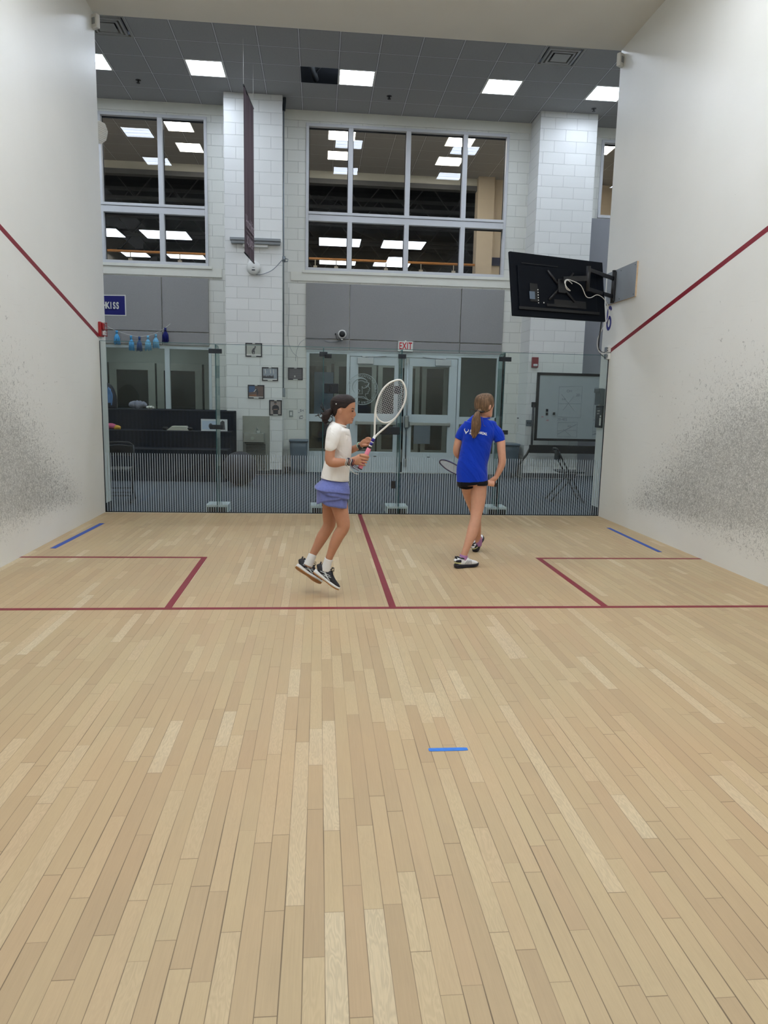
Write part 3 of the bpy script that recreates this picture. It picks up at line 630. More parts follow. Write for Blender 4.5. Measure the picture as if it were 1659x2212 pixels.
lk=B().box(x1-.27,x1-.005,9.735,9.749,1.035,1.135,.008).obj('lock_plate',M_DARK,t); b=B(); bolts(b,x1-.215,1.085,9.735,.038)
for q in (1.055,1.115): bolts(b,x1-.12,q,9.735,.010)
q=b.obj('door_knob',M_BLACK,None); q.parent=lk
B().box(x1-.09,x1-.005,9.735,9.749,1.55,1.65,.008).obj('strike_plate',M_DARK,t)
b=B().box(x1-.10,x1-.045,9.737,9.749,.34,.44,.004); b.box(x1-.085,x1-.06,9.733,9.737,.35,.375).box(x1-.085,x1-.06,9.733,9.737,.405,.43); b.obj('floor_bolt',M_BLACK,t)
for i,x in enumerate(SX[1:5]):
    b=B(); prof=[(9.764,.1),(10.09,.1),(10.09,GT-.13),(10.08,GT-.07),(10.05,GT-.03),(10.0,GT-.01),(9.95,GT-.005),(9.764,GT-.005)]
    b.poly([(x-.006,yy,zz) for yy,zz in prof],.012,(1,0,0)); f=b.obj('glass_fin',M_FIN,gwall)
    def sb_(o): o.parent=f; return o
    sb_(B().tube([(x,yy,zz) for yy,zz in prof[1:]],.0035,6).obj('polished_edge',mat('pale_glass_edge',(120,160,160),.2,0,.5),None)); sb_(B().tube([(x,9.766,.1),(x,9.766,GT)],.0022,6).obj('front_edge',M_GLASSE,None))
    sb_(B().box(x-.15,x+.13,9.79,10.10,-.003,.098,.003).obj('floor_shoe',mat('shoe_steel',(196,208,212),.35,.1),None)); sb_(B().box(x-.13,x+.11,9.772,9.79,.0,.07).obj('shoe_front',M_BLACK,None))
    for zz in ([2.02,1.09] if i in (0,3) else [2.02]):
        b=B(); g=.08 if i in (0,3) else .05
        b.box(x-g,x+g,9.735,9.749,zz-.028,zz+.028,.003); bolts(b,x-g/2,zz,9.735,.012); bolts(b,x+g/2,zz,9.735,.012); sb_(b.obj('clamp',M_DARK,None))

# ================================================================= RIGHT WALL: hanging screen and its fittings
ZB=at(1371,640,X=6.38).z; tl=at(1102.5,542,Y=8.86); tr=at(1304,563.7,Y=9.44); zc=(at(1105,612,Y=8.86).z+at(1304,629,Y=9.44).z)/2
c=Vector(((tl.x+tr.x)/2+.032,(tl.y+tr.y)/2,zc-.005)); ux=Vector((tr.x-tl.x,tr.y-tl.y,0)); W_=ux.length; ux.normalize(); uy=Vector((-ux.y,ux.x,0))  # uy points to the lobby (screen side)
MT=Matrix(((ux.x,uy.x,0,c.x),(ux.y,uy.y,0,c.y),(0,0,1,c.z),(0,0,0,1))); MT=MT@Matrix.Rotation(math.radians(-1.2),4,'Y')@Matrix.Rotation(math.radians(-8),4,'X')
h=.725
t=thing('hanging_screen','large flat black television hung on a wall arm, its back to the court','television',c)
M_TVB=mat('screen_back_plastic',(7,12,20),.5,0,.12,.06); M_TVD=mat('screen_recess',(7,8,11),.5)
B().box(-W_/2,W_/2,.0,.035,-h/2,h/2,.006,M=MT).obj('housing',M_TVB,t)
B().box(-W_/2+.01,W_/2-.01,.0352,.037,-h/2+.012,h/2-.01,M=MT).obj('display',mat('screen_glass',(8,9,11),.1),t)
b=B().box(-W_*.44,W_*.40,-.018,0,-h*.36,h*.30,.012,M=MT); b.obj('rear_cover',M_TVB,t)
b=B().box(-W_*.45,W_*.42,-.0215,-.017,-h*.40,-h*.355,.002,M=MT).box(-W_*.40,-W_*.02,-.021,-.0175,h*.325,h*.335,.001,M=MT).box(-W_*.33,-W_*.25,-.026,-.017,-h*.27,h*.02,.003,M=MT).box(-W_*.08,W_*.27,-.021,-.0175,-h*.32,-h*.2,.002,M=MT)
b.obj('rear_recess',M_TVD,t)
B().box(-W_*.34,-W_*.285,-.028,-.026,-h*.23,-h*.11,M=MT).obj('rating_label',mat('rating_label',(92,106,122),.6),t)
b=B()
for k in range(6): b.box(-W_*.255,-W_*.247,-.029,-.026,-h*.29+k*.03,-h*.275+k*.03,M=MT)
b.box(-W_*.195,-W_*.187,-.022,-.0175,-h*.28,-h*.262,M=MT); b.obj('port_marks',M_WHITE,t)
ws=thing('screen_mount','black folding arm bracket bolted to a grey plywood board','screen mount',(6.37,9.6,2.9))
def T(x,y,z): return MT@Vector((x,y,z))
hub=T(-.02*0+.0,-.07,.01)
b=B()
for s in (-1,1):
    for q in (-1,1): b.tube([T(s*.03,-.028,.01*q),T(s*.20,-.026,q*.17+.01)],[.016,.014],6)
b.box(-.06,.06,-.05,-.019,-.07,.09,.006,M=MT).box(-.24,.24,-.032,-.019,-.235,-.205,.003,M=MT); b.obj('mount_plate',M_BLACK,ws)
brk=Vector((6.355,at(1326,605,X=6.36).y,2.95)); mid=at(1269,618,Y=9.15); mid.z=brk.z
hb=hub.copy(); hb.z=2.92; 
def bar(b,p,q,w,hh):
    p=Vector(p);q=Vector(q);d=(q-p); L=d.length; d.normalize(); n_=Vector((-d.y,d.x,0)).normalized(); u_=d.cross(n_)
    M=Matrix(((d.x,n_.x,u_.x,p.x),(d.y,n_.y,u_.y,p.y),(d.z,n_.z,u_.z,p.z),(0,0,0,1))); b.box(-.015,L+.015,-w/2,w/2,-hh/2,hh/2,.004,M=M)
b=B(); bar(b,brk+Vector((0,0,.10)),mid+Vector((0,0,.10)),.03,.045); bar(b,brk+Vector((0,0,-.12)),mid+Vector((0,0,-.12)),.03,.045); b.cyl(mid+Vector((0,0,-.15)),mid+Vector((0,0,.14)),.026,14); b.obj('wall_side_arm',M_BLACK,ws)
b=B(); bar(b,mid,hb,.035,.06); b.obj('screen_side_arm',M_BLACK,ws)
b=B().tube([brk+Vector((0,0,-.20)),brk+Vector((0,0,.20))],.022,10); b.box(6.352,6.378,brk.y-.035,brk.y+.035,ZB+.02,3.13,.006); b.obj('wall_plate',M_BLACK,ws)
M_PLY=mat('plywood_edge',(198,172,138),.6,var=.12,scale=50)
pb=thing('plywood_board','grey painted plywood board screwed to the right court wall behind the screen arm','board',(6.39,9.5,2.9))
B().box(6.379,6.381,9.05,9.93,ZB,3.155).obj('face',mat('grey_board_paint',(140,146,152),.55,var=.05),pb); B().box(6.381,6.3995,9.05,9.93,ZB,3.155).obj('core',M_PLY,pb)
b=B()
for yy in (9.09,9.5,9.88):
    for zz in (ZB+.03,3.12): b.cyl((6.379,yy,zz),(6.376,yy,zz),.006,8)
b.obj('screw',M_DARK,pb)
def curve(pts,n=8):
    P=[Vector(p) for p in pts]; o=[]
    for i in range(len(P)-1):
        a,b_,c_,d_=P[max(i-1,0)],P[i],P[i+1],P[min(i+2,len(P)-1)]
        for k in range(n):
            t_=k/n; o.append(.5*((2*b_)+(-a+c_)*t_+(2*a-5*b_+4*c_-d_)*t_*t_+(-a+3*b_-3*c_+d_)*t_**3))
    o.append(P[-1]); return o
M_WC=mat('white_cable',(214,212,206),.5)
cps=[at(px,py,Y=yy) for px,py,yy in ((1236,613,8.95),(1226,605,8.9),(1221,612,8.9),(1224,624,8.9),(1232,628,8.95),(1224,620,8.88),(1220,608,8.9),(1228,604,8.95),(1250,613,9.0),(1258,622,9.03),(1266,640,9.08),(1276,643,9.12),(1290,637,9.25),(1304,645,9.38),(1314,664,9.5),(1313,688,9.58),(1300,712,9.6),(1291,733,9.6),(1291,752,9.62),(1298,763,9.66),(1307,764,9.72))]
for q in cps: q.x=min(q.x,6.385)
tag(B().tube(curve(cps),.0045,8).obj('white_cable',M_WC),'white cable looping from the screen arm down to the wall sockets','cable')
cps=[at(px,py,Y=yy) for px,py,yy in ((1299,690,9.45),(1297,708,9.5),(1294,728,9.6),(1293,750,9.65),(1300,760,9.7),(1307,762,9.73))]
for q in cps: q.x=min(q.x,6.38)
tag(B().tube(curve(cps),.004,8).tube(curve([q+Vector((.008,0,-.06*k/5)) for k,q in enumerate(cps)]),.004,8).obj('black_cable',M_BLACK),'pair of black cables hanging from the screen to the wall sockets','cable')
sb=thing('socket_box','double white and grey data socket where the cables end on the right wall','socket',(6.39,9.78,2.13))
B().box(6.365,6.399,9.70,9.80,2.145,2.215,.003).box(6.365,6.399,9.70,9.80,2.055,2.13,.003).obj('face_plate',M_WHITE,sb); b=B().box(6.352,6.366,9.74,9.80,2.15,2.21,.002).box(6.352,6.366,9.74,9.80,2.06,2.125,.002); b.obj('jack',M_GALV,sb)
b=B()
for zz in (2.19,2.16,2.10,2.08): b.box(6.362,6.3655,9.71,9.73,zz,zz+.012)
b.obj('mark',M_DARK,sb)
M_NAVY=mat('navy_vinyl',(22,28,120),.5)
sc6=at(1316.0,688,X=6.4); b=B()
def stroke6(pts,w,closed=False):
    n=len(pts); L=[];R=[]
    for i,(u,v) in enumerate(pts):
        a_=pts[i-1] if (i or closed) else pts[i]; c_=pts[(i+1)%n] if (i<n-1 or closed) else pts[i]; d=Vector((c_[0]-a_[0],c_[1]-a_[1])).normalized(); ww=w[i] if isinstance(w,list) else w
        f=lambda s_:b.bm.verts.new((6.3988,sc6.y-(u-d.y*ww*s_/2),sc6.z+v+d.x*ww*s_/2)); L.append(f(1)); R.append(f(-1))
    for i in range(n if closed else n-1): j=(i+1)%n; b.bm.faces.new((L[i],L[j],R[j],R[i]))
stroke6([(.058*math.cos(q),-.06+.072*math.sin(q)) for q in [2*PI*k/32 for k in range(32)]],.044,True)
stroke6([(.062*math.cos(q)+.0,.075+.062*math.sin(q)) for q in [PI*.12+PI*.88*k/12 for k in range(13)]]+[(-.062,.03),(-.0605,-.02),(-.058,-.06)],.044)
bmesh.ops.recalc_face_normals(b.bm,faces=b.bm.faces); bmesh.ops.solidify(b.bm,geom=list(b.bm.faces),thickness=.0008)
tag(b.obj('court_number',M_NAVY),'large dark blue numeral 6 on the right court wall under the screen','number')
# occupancy sensors in the top corners
for x,s,l in ((.0,1,'small white square sensor at the top of the left court wall'),(6.4,-1,'small white square sensor at the top of the right court wall')):
    p=at(195,31,X=.03) if s>0 else at(1350,121,X=6.37); t=thing('motion_sensor',l,'sensor',(x,p.y,p.z),'ceiling corner sensors')
    M=Matrix.Translation((x+s*.03,9.93,p.z))@Matrix.Rotation(-s*.55,4,'Z'); B().box(-.055,.055,-.025,.03,-.075,.075,.008,M=M).obj('housing',M_WHITE,t); B().box(-.03,.03,-.028,-.024,-.035,.035,M=M).obj('lens',mat('sensor_lens',(150,154,156),.4),t)
# fire strobe on the left wall
t=thing('fire_strobe','red fire alarm strobe on the left court wall where the out line ends','fire alarm',(0,9.78,2.25))
B().box(.0,.035,9.72,9.86,2.155,2.33,.008).obj('base',M_REDP,t); B().box(.035,.055,9.75,9.83,2.24,2.32,.008).obj('horn',M_REDP,t); B().box(.035,.062,9.77,9.85,2.175,2.225,.006).obj('strobe_lens',M_LENS,t)
b=B()
for zz in (2.17,2.2,2.24,2.29,2.32): b.tube([(.036,9.87,zz),(.07,9.86,zz),(.075,9.78,zz),(.07,9.74,zz)],.003,6)
b.tube([(.075,9.82,2.16),(.075,9.82,2.33)],.003,6); b.obj('wire_guard',M_REDP,t)
# speaker horn on the end of the left wall
t=thing('wall_speaker','white ribbed speaker sticking out behind the end of the left court wall','speaker',(-.05,10.1,4.62))
b=B(); c0=Vector((-.06,10.16,4.62)); nrm=Vector((.75,-.35,-.25)).normalized(); e1=Vector((.35,.75,0)).normalized(); e2=nrm.cross(e1)
oct_=[c0+nrm*.06+(e1*math.cos(PI/8+PI/4*k)+e2*math.sin(PI/8+PI/4*k))*.13 for k in range(8)]; b.poly(oct_,-.09,nrm); b.obj('grille',M_WHITE,t)
b=B()
for k in range(-5,6):
    w_=math.sqrt(max(.0,.122**2-(k*.02)**2)); p=c0+nrm*.061+e2*(k*.02); b.tube([p-e1*w_,p+e1*w_],.004,6)
b.box(-.12,-.05,CE+.001,10.1,4.59,4.65); b.obj('rib',M_WHITE,t)
# control boxes on the right wall just behind the glass
t=thing('control_box','grey control box on the end of the right court wall','control box',(6.39,9.9,1.6))
B().box(6.34,6.399,9.80,9.99,1.47,1.68,.004).obj('cover',mat('box_grey',(84,94,98),.5),t); B().box(6.33,6.392,9.83,10.01,1.63,1.685,.004).obj('hood',_mc['box_grey'],t)
t=thing('notice_plate','black and white notice plate under the grey control box','notice',(6.39,9.9,1.3))
B().box(6.372,6.399,9.80,10.01,1.17,1.46,.002).obj('plate',mat('notice_black',(40,46,50),.45),t)
xd=(0,-1,0); yu=(0,0,1); px_=6.3715
txt('heading','SQUASH',.026,(px_,9.93,1.425),xd,yu,M_GALV,t,extr=.0004); txt('heading','COURT',.03,(px_,9.91,1.39),xd,yu,M_WHITE,t,extr=.0004); txt('heading','LIGHTS',.026,(px_,9.92,1.355),xd,yu,M_WHITE,t,extr=.0004)
B().box(6.370,6.3725,9.81,9.86,1.20,1.30).box(6.370,6.3725,9.81,9.85,1.31,1.335).obj('label',M_WHITE,t); txt('hook_mark',')',.05,(px_,9.94,1.32),xd,yu,M_GALV,t,extr=.0004)

# ================================================================= LOBBY FITTINGS
PY=14.56
# banner
p0=at(525,183,Y=12.7); 
t=thing('hanging_banner','long dark maroon banner hanging edge-on from the lobby ceiling','banner',(1.42,12.9,6.2))
M_BAN=NT('maroon_banner'); v,p=M_BAN.xyz(); cc=M_BAN.mix(M_BAN.noise(M_BAN.comb(M_BAN.math('MULTIPLY',p[1],14.),p[2]),1.,3.),lin((66,50,58)),lin((94,74,80))); bb=M_BAN.bsdf(cc,.8,bump=M_BAN.noise(M_BAN.comb(M_BAN.math('MULTIPLY',p[1],9.),M_BAN.math('MULTIPLY',p[2],.5)),1.,2.),bs=.6,bd=.03); M_BAN=M_BAN.m
YA,YB=12.55,13.42; xa=at(526,190,Y=YA).x; xb=at(547,233,Y=YB).x
zt_=(at(525,185,Y=YA).z+at(547,233,Y=YB).z)/2; zb_=(at(530,546,Y=YA).z+at(549,568,Y=YB).z)/2
b=B(); N=14
def bx_(k): return xa+(xb-xa)*k/N+.008*math.sin(k*1.1)
for s in (-.0015,.0015):
    for k in range(N): b.quad((bx_(k)+s,YA+(YB-YA)*k/N,zb_),(bx_(k+1)+s,YA+(YB-YA)*(k+1)/N,zb_),(bx_(k+1)+s,YA+(YB-YA)*(k+1)/N,zt_),(bx_(k)+s,YA+(YB-YA)*k/N,zt_))
b.obj('cloth',M_BAN,t,smooth=True)
B().tube([(xa,YA-.02,zt_),(xb,YB+.02,zt_)],.012,8).tube([(xa,YA-.01,zb_),(xb,YB+.01,zb_)],.012,8).obj('rod',M_BLACK,t); B().tube([(xa,YA,zt_),(xa,YA,LC)],.003,6).tube([(xb,YB,zt_),(xb,YB,LC)],.003,6).obj('hanging_wire',M_WHITE,t)
bd=Vector((xb-xa,YB-YA,0)).normalized(); cb=Vector(((xa+xb)/2,(YA+YB)/2,0)); nb=bd.cross(Vector((0,0,1)))
M_BTX=mat('banner_print',(160,144,152),.7)
txt('lettering','Hotchkiss',.27,cb+nb*.014+Vector((0,0,4.22)),bd,(0,0,1),M_BTX,t,sx=.72,extr=.002); txt('lettering','SQUASH',.2,cb+nb*.014+Vector((0,0,3.95)),bd,(0,0,1),M_BTX,t,sx=.85,extr=.002)
B().tube([cb+nb*.014+bd*-.38+Vector((0,0,4.08)),cb+nb*.014+bd*.38+Vector((0,0,4.08))],.005,6).obj('rule',M_BTX,t)
# up-light shelf on the pilaster
t=thing('wall_uplight','long grey up-light shelf on the left pilaster behind the banner','wall light',(1.48,PY,4.3))
za=at(550,517,Y=14.5).z
b=B().box(1.02,1.94,PY-.10,PY,za-.03,za+.02,.006).box(1.04,1.93,PY-.085,PY,za-.085,za-.03,.01); b.obj('housing',mat('uplight_grey',(140,144,146),.45,.2),t); B().box(1.25,1.71,PY-.06,PY,za-.135,za-.085,.004).obj('mounting_plate',M_WHITE,t)
# round wireless unit
c=at(547.5,578,Y=PY-.05); t=thing('round_wall_unit','round white unit on the left pilaster under the banner tip','wireless unit',(c.x,PY,c.z))
M=Matrix.Translation((c.x,PY,c.z))@Matrix.Rotation(PI/2,4,'X'); B().lathe([(.118,.0),(.128,.02),(.125,.045),(.10,.062),(.03,.068)],M,36).obj('cover',M_WHITE,t)
B().box(c.x-.03,c.x+.03,PY-.071,PY-.066,c.z-.055,c.z-.035).box(c.x-.02,c.x+.02,PY-.072,PY-.068,c.z+.0,c.z+.006).obj('label',M_DARK,t)
jb=at(615.5,568,Y=15.0)
e=[(c.x+.02,PY-.02,c.z-.12),(c.x+.15,PY-.02,c.z-.11),(c.x+.35,PY-.02,c.z-.02),(1.965,PY-.02,jb.z-.03),(1.985,PY+.1,jb.z-.01)]
tag(B().tube(curve(e),.006,6).obj('grey_cable',M_GALV),'thin grey cable from the round white unit to the conduit','cable')
t=thing('conduit','long vertical grey metal conduit on the inner corner of the left pilaster','conduit',(1.99,PY+.3,3))
B().tube([(1.985,PY+.06,LC-.02),(1.985,PY+.06,1.64)],.013,10).obj('pipe',M_GALV,t); 
b=B().cyl((1.966,PY+.06,jb.z),(2.02,PY+.06,jb.z),.055,18); b.tube([(2.02,PY+.06,jb.z+.01),(2.07,PY+.06,jb.z+.0),(2.06,PY+.06,jb.z-.04),(2.0,PY+.06,jb.z-.05)],.008,6); b.obj('junction_box',M_GALV,t)
B().box(1.966,2.02,PY+.03,PY+.10,1.49,1.66,.004).obj('outlet_box',M_GALV,t)
B().tube([(1.985,PY+.06,6.6),(2.0,PY+.05,6.75),(2.0,PY+.0,6.80)],.03,8).obj('clamp',M_DARK,t)
cp=[(2.06,LW-.02,3.6),(2.07,LW-.015,3.2),(2.05,LW-.015,2.65),(2.12,LW-.015,2.4),(2.24,LW-.015,2.28)]
tag(B().tube(curve(cp),.003,6).obj('thin_wire',M_GALV),'thin grey wire hanging down the block wall beside the conduit','cable')
cp=[(2.37,LW-.02,2.62),(2.28,LW-.015,2.55),(2.22,LW-.015,2.4),(2.2,LW-.015,2.28),(2.2,LW-.015,2.2)]
tag(B().tube(curve(cp),.003,6).obj('thin_wire',M_GALV),'thin wire curling out from the grey panel edge above the dark framed picture','cable')
# framed pictures
def pic(x0,x1,z0,z1,y,label,draw,bg,tilt=0.):
    t=thing('framed_picture',label,'framed picture',((x0+x1)/2,y,(z0+z1)/2),'framed squash photographs'); f=.021; Y=y-.016
    B().box(x0,x1,Y,y,z1-f,z1,.002).box(x0,x1,Y,y,z0,z0+f,.002).box(x0,x0+f,Y,y,z0+f,z1-f,.002).box(x1-f,x1,Y,y,z0+f,z1-f,.002).obj('frame',mat('black_picture_frame',(26,26,36),.35),t)
    B().box(x0+f,x1-f,Y+.008,y-.002,z0+f,z1-f).obj('photograph',bg,t); xm=(x0+x1)/2
    B().box(xm-.045,xm+.045,Y-.002,Y,z0+.002,z0+.018).box(xm-.025,xm+.025,Y-.002,Y,z1-.016,z1-.003).obj('caption_plate',M_WHITE,t)
    draw(t,x0+f,x1-f,z0+f,z1-f,Y+.0078)
def dpoly(t,pts,m,y,nm='figure'): B().poly([(x,y,z) for x,z in pts],-.0008,(0,1,0)).obj(nm,m,t)
def blob(cx_,cz,rx,rz,n=16): return [(cx_+rx*math.cos(2*PI*k/n),cz+rz*math.sin(2*PI*k/n)) for k in range(n)]
M_FIG=mat('photo_dark',(70,68,72),.6); M_SK=mat('photo_skin',(150,120,104),.6); M_WH=mat('photo_white',(214,212,206),.6)
def d1_(t,a,b_,c_,d_,y):
    w_,h_=b_-a,d_-c_; dpoly(t,[(a,c_),(b_,c_),(b_,c_+.03),(a,c_+.03)],M_WH,y,'border')
    dpoly(t,[(a+w_*p,c_+h_*q) for p,q in ((.35,.3),(.42,.12),(.48,.12),(.45,.3),(.52,.28),(.5,.12),(.56,.14),(.58,.34),(.55,.5),(.62,.62),(.56,.72),(.45,.62),(.36,.45))],M_FIG,y-.0008); dpoly(t,blob(a+w_*.6,c_+h_*.76,.014,.016),M_FIG,y-.0016,'head')
def d2_(t,a,b_,c_,d_,y):
    w_,h_=b_-a,d_-c_; dpoly(t,[(a,c_),(b_,c_),(b_,c_+.02),(a,c_+.02)],M_WH,y,'border'); pts=[(a,c_+.03)]
    random.seed(3)
    for k in range(19): pts.append((a+w_*.76*k/18,c_+h_*(.28+.14*random.random())))
    pts+= [(a+w_*.76,c_+.03)]; dpoly(t,pts,M_FIG,y-.0008,'crowd')
    for q in (.16,.52,.74): dpoly(t,[(a+w_*q,c_+h_*.55),(a+w_*(q+.05),c_+h_*.55),(a+w_*(q+.02),c_+h_*.93),(a+w_*(q-.03),c_+h_*.93)],M_WH,y-.0008,'pillar')
def d3_(t,a,b_,c_,d_,y):
    w_,h_=b_-a,d_-c_; dpoly(t,[(a,c_+h_*.42),(a+w_*.4,c_+h_*.5),(a+w_*.42,d_),(a,d_)],mat('photo_blue',(70,96,134),.6),y-.0008,'backdrop'); dpoly(t,[(a,c_+.02),(a+w_*.55,c_+.02),(a+w_*.5,c_+h_*.3),(a,c_+h_*.2)],mat('photo_orange',(146,102,76),.6),y-.001,'court_floor')
    dpoly(t,[(a+w_*p,c_+h_*q) for p,q in ((.34,.5),(.46,.66),(.44,.8),(.54,.84),(.6,.7),(.66,.42),(.6,.2),(.54,.2),(.55,.45),(.46,.5))],M_FIG,y-.0016); dpoly(t,[(a+w_*p,c_+h_*q) for p,q in ((.32,.48),(.48,.74),(.52,.72),(.38,.48))],M_WH,y-.0024,'arm'); dpoly(t,[(a,c_),(b_,c_),(b_,c_+.015),(a,c_+.015)],M_WH,y,'border')
def d4_(t,a,b_,c_,d_,y):
    w_,h_=b_-a,d_-c_; dpoly(t,[(a+w_*p,c_+h_*q) for p,q in ((.28,.0),(.25,.3),(.16,.36),(.2,.6),(.38,.7),(.62,.7),(.8,.6),(.86,.36),(.74,.3),(.74,.0))],mat('photo_charcoal',(56,54,58),.6),y-.0008); dpoly(t,blob(a+w_*.48,c_+h_*.82,.02,.027),M_SK,y-.0016,'head'); dpoly(t,[(a+w_*(.48+.14*math.cos(q)),c_+h_*(.85+.09*math.sin(q))) for q in [PI*k/10 for k in range(11)]],M_FIG,y-.0024,'hair'); dpoly(t,[(a+w_*.3,c_+h_*.32),(a+w_*.7,c_+h_*.36),(a+w_*.7,c_+h_*.42),(a+w_*.3,c_+h_*.38)],M_SK,y-.0024,'forearms')
def d5_(t,a,b_,c_,d_,y):
    w_,h_=b_-a,d_-c_
    for q in (.15,.35,.55,.75,.9): dpoly(t,[(a,c_+h_*q),(b_,c_+h_*q),(b_,c_+h_*q+.004),(a,c_+h_*q+.006)],mat('photo_mid',(120,116,118),.6),y-.0008,'stand_row')
    dpoly(t,blob(a+w_*.45,c_+h_*.25,.014,.02),M_WH,y-.0016)
pic(1.28,1.59,2.225,2.48,PY,'picture of a crouching player on a pale court, topmost of the five',d1_,mat('photo_beige',(178,176,166),.6,var=.06,scale=20))
pic(1.585,1.89,1.785,2.04,PY,'picture of a crowd before tall pale pillars, second from the top',d2_,mat('photo_pale',(150,156,164),.6,var=.15,scale=20))
pic(1.32,1.63,1.45,1.705,PY,'blue and orange action picture of a lunging player, above the fountain',d3_,mat('photo_brown',(112,92,86),.6,var=.1,scale=20))
pic(1.72,1.96,1.14,1.43,PY,'upright portrait picture of a dark dressed person, above the fountain corner',d4_,mat('photo_tan',(160,148,142),.6,var=.04,scale=20))
pic(2.05,2.34,1.83,2.07,LW,'dark grey picture alone on the wall right of the conduit',d5_,mat('photo_dim',(98,94,98),.6,var=.1,scale=20))
# switch and sheets of paper
t=thing('light_switch','grey switch plate on the wall right of the fountain','switch',(2.15,LW,1.16)); B().box(2.07,2.15,LW-.01,LW,1.10,1.23,.002).obj('plate',mat('switch_plate',(150,156,150),.4),t); B().box(2.09,2.13,LW-.014,LW-.01,1.13,1.20,.002).obj('rocker',M_WHITE,t)
for k,z in enumerate((1.215,1.09)):
    t=thing('paper_note',('upper','lower')[k]+' of two white notes taped beside the grey switch','paper',(2.3,LW,z),'notes beside the switch'); B().box(2.235,2.37,LW-.003,LW,z-.055,z+.055).obj('sheet',M_WHITE,t)
    b=B(); random.seed(k+2)
    for q in range(9): a=2.25+random.random()*.1; zz=z-.03+random.random()*.06; b.box(a,a+.012+.01*random.random(),LW-.0042,LW-.003,zz,zz+.006+.015*random.random())
    b.obj('print',mat('faded_print',(110,116,120),.7),t)
# webcam on the grey panel
c=at(739,722,Y=LW-.12); t=thing('wall_camera','round white camera with a black lens on the grey panel','camera',(c.x,LW-.05,c.z))
M=Matrix.Translation((c.x,LW-.07,c.z))@Matrix.Rotation(PI/2,4,'X'); B().lathe([(.03,-.02),(.075,.0),(.085,.03),(.085,.07),(.07,.085)],M,30).obj('housing',M_WHITE,t)
B().lathe([(.06,.086),(.055,.10),(.02,.11)],M,24).obj('lens',M_BLACK,t); B().box(c.x-.02,c.x+.02,LW-.12,LW-.046,c.z-.115,c.z-.08,.004).obj('foot',M_WHITE,t); B().box(c.x-.14,c.x-.115,LW-.07,LW-.046,c.z-.01,c.z+.02,.003).tube(curve([(c.x-.12,LW-.06,c.z+.0),(c.x-.11,LW-.07,c.z-.07),(c.x-.06,LW-.08,c.z-.12),(c.x+.0,LW-.07,c.z-.10)]),.004,6).obj('plug_lead',M_BLACK,t)
tag(B().tube(curve([(2.38,LW-.05,2.63),(2.7,LW-.05,2.64),(2.85,LW-.05,2.58),(c.x,LW-.06,c.z-.13)]),.0035,6).obj('camera_lead',M_GALV),'pale lead running along the panel seam to the round camera','cable')
# EXIT sign
t=thing('exit_sign','white EXIT sign with red letters above the doors','exit sign',(4.37,LW-.1,2.53)); B().box(4.22,4.52,LW-.11,LW-.05,2.44,2.64,.006).obj('housing',M_WHITE,t)
txt('lettering','EXIT',.19,(4.37,LW-.1115,2.54),(1,0,0),(0,0,1),mat('exit_red',(196,30,44),.4),t,sx=.62,bold=.004,spacing=1.1)
b=B().box(4.36,4.39,LW-.06,LW-.045,2.63,2.66); b.obj('bracket',M_WHITE,t)
# pennant
FX0,FX1,FZ0,FZ1=-1.90,-1.03,2.95,3.33
t=thing('pennant','dark blue pennant with white letters and border, half behind the left wall','flag',((FX0+FX1)/2,LW-.06,3.14)); M_NV=mat('navy_felt',(20,22,104),.8); 
def flagmesh(x0,x1,z0,z1,y):
    b=B(); n=10
    for k in range(n):
        a=x0+(x1-x0)*k/n; c_=x0+(x1-x0)*(k+1)/n; f=lambda x:y-.006*math.sin((x-FX0)*7); s=lambda x:.02*(x-FX0)/.87
        b.quad((a,f(a),z0+s(a)*.5),(c_,f(c_),z0+s(c_)*.5),(c_,f(c_),z1+s(c_)),(a,f(a),z1+s(a)))
    return b
flagmesh(FX0,FX1,FZ0,FZ1,LW-.053).obj('border',M_WHITE,t); flagmesh(FX0+.02,FX1-.02,FZ0+.018,FZ1-.018,LW-.0545).obj('field',M_NV,t)
cu='HOTCHKISS'; b=B()
for k,ch in enumerate(cu):
    xx=FX1-.155-(8-k)*.0615; b.add(text_mesh(ch,.17,basis((xx,LW-.062,3.14),(1,0,0),(0,0,1)),sx=.62,bold=.006),Matrix())
b.obj('lettering',M_WHITE,t)
# tassel garland
gp=[at(px,py,Y=LW-.09) for px,py in ((190,688),(212,696),(228,703),(250,714),(282,724),(300,727),(319,725),(336,720),(357,708),(368,699))]
gar=thing('garland','white string of six blue tassels strung under the left grey panels','garland',gp[5]); B().tube(curve(gp,5),.004,6).obj('string',M_WHITE,gar)
tc={'light':mat('light_blue_yarn',(84,168,220),.8,var=.15,scale=60),'mid':mat('slate_blue_yarn',(52,84,140),.8,var=.15,scale=60),'navy':mat('navy_yarn',(16,24,110),.8,var=.15,scale=60),'pale':mat('pale_blue_yarn',(124,190,226),.8,var=.15,scale=60)}
for (px,py0,py1,cn) in ((252,714,745,'light'),(283,725,758,'light'),(301,727,760,'mid'),(319.5,725,758,'pale'),(336.5,722,753,'pale'),(357,708,741,'navy')):
    a=at(px,py0,Y=LW-.09); z=at(px,py1,Y=LW-.09); b=B(); random.seed(int(px)); hh=a.z-z.z
    b.tube([a,a-Vector((0,0,hh*.2))],.022,8)
    for q in range(16):
        an=2*PI*q/16; rr=.03+.035*random.random(); e_=Vector((a.x+rr*math.cos(an),a.y+.4*rr*math.sin(an),z.z+.03*random.random())); b.tube([a-Vector((0,0,hh*.16)),a.lerp(e_,.5)+Vector((.25*rr*math.cos(an),0,0)),e_],[.008,.011,.007],5)
    b.obj('tassel',tc[cn],gar)
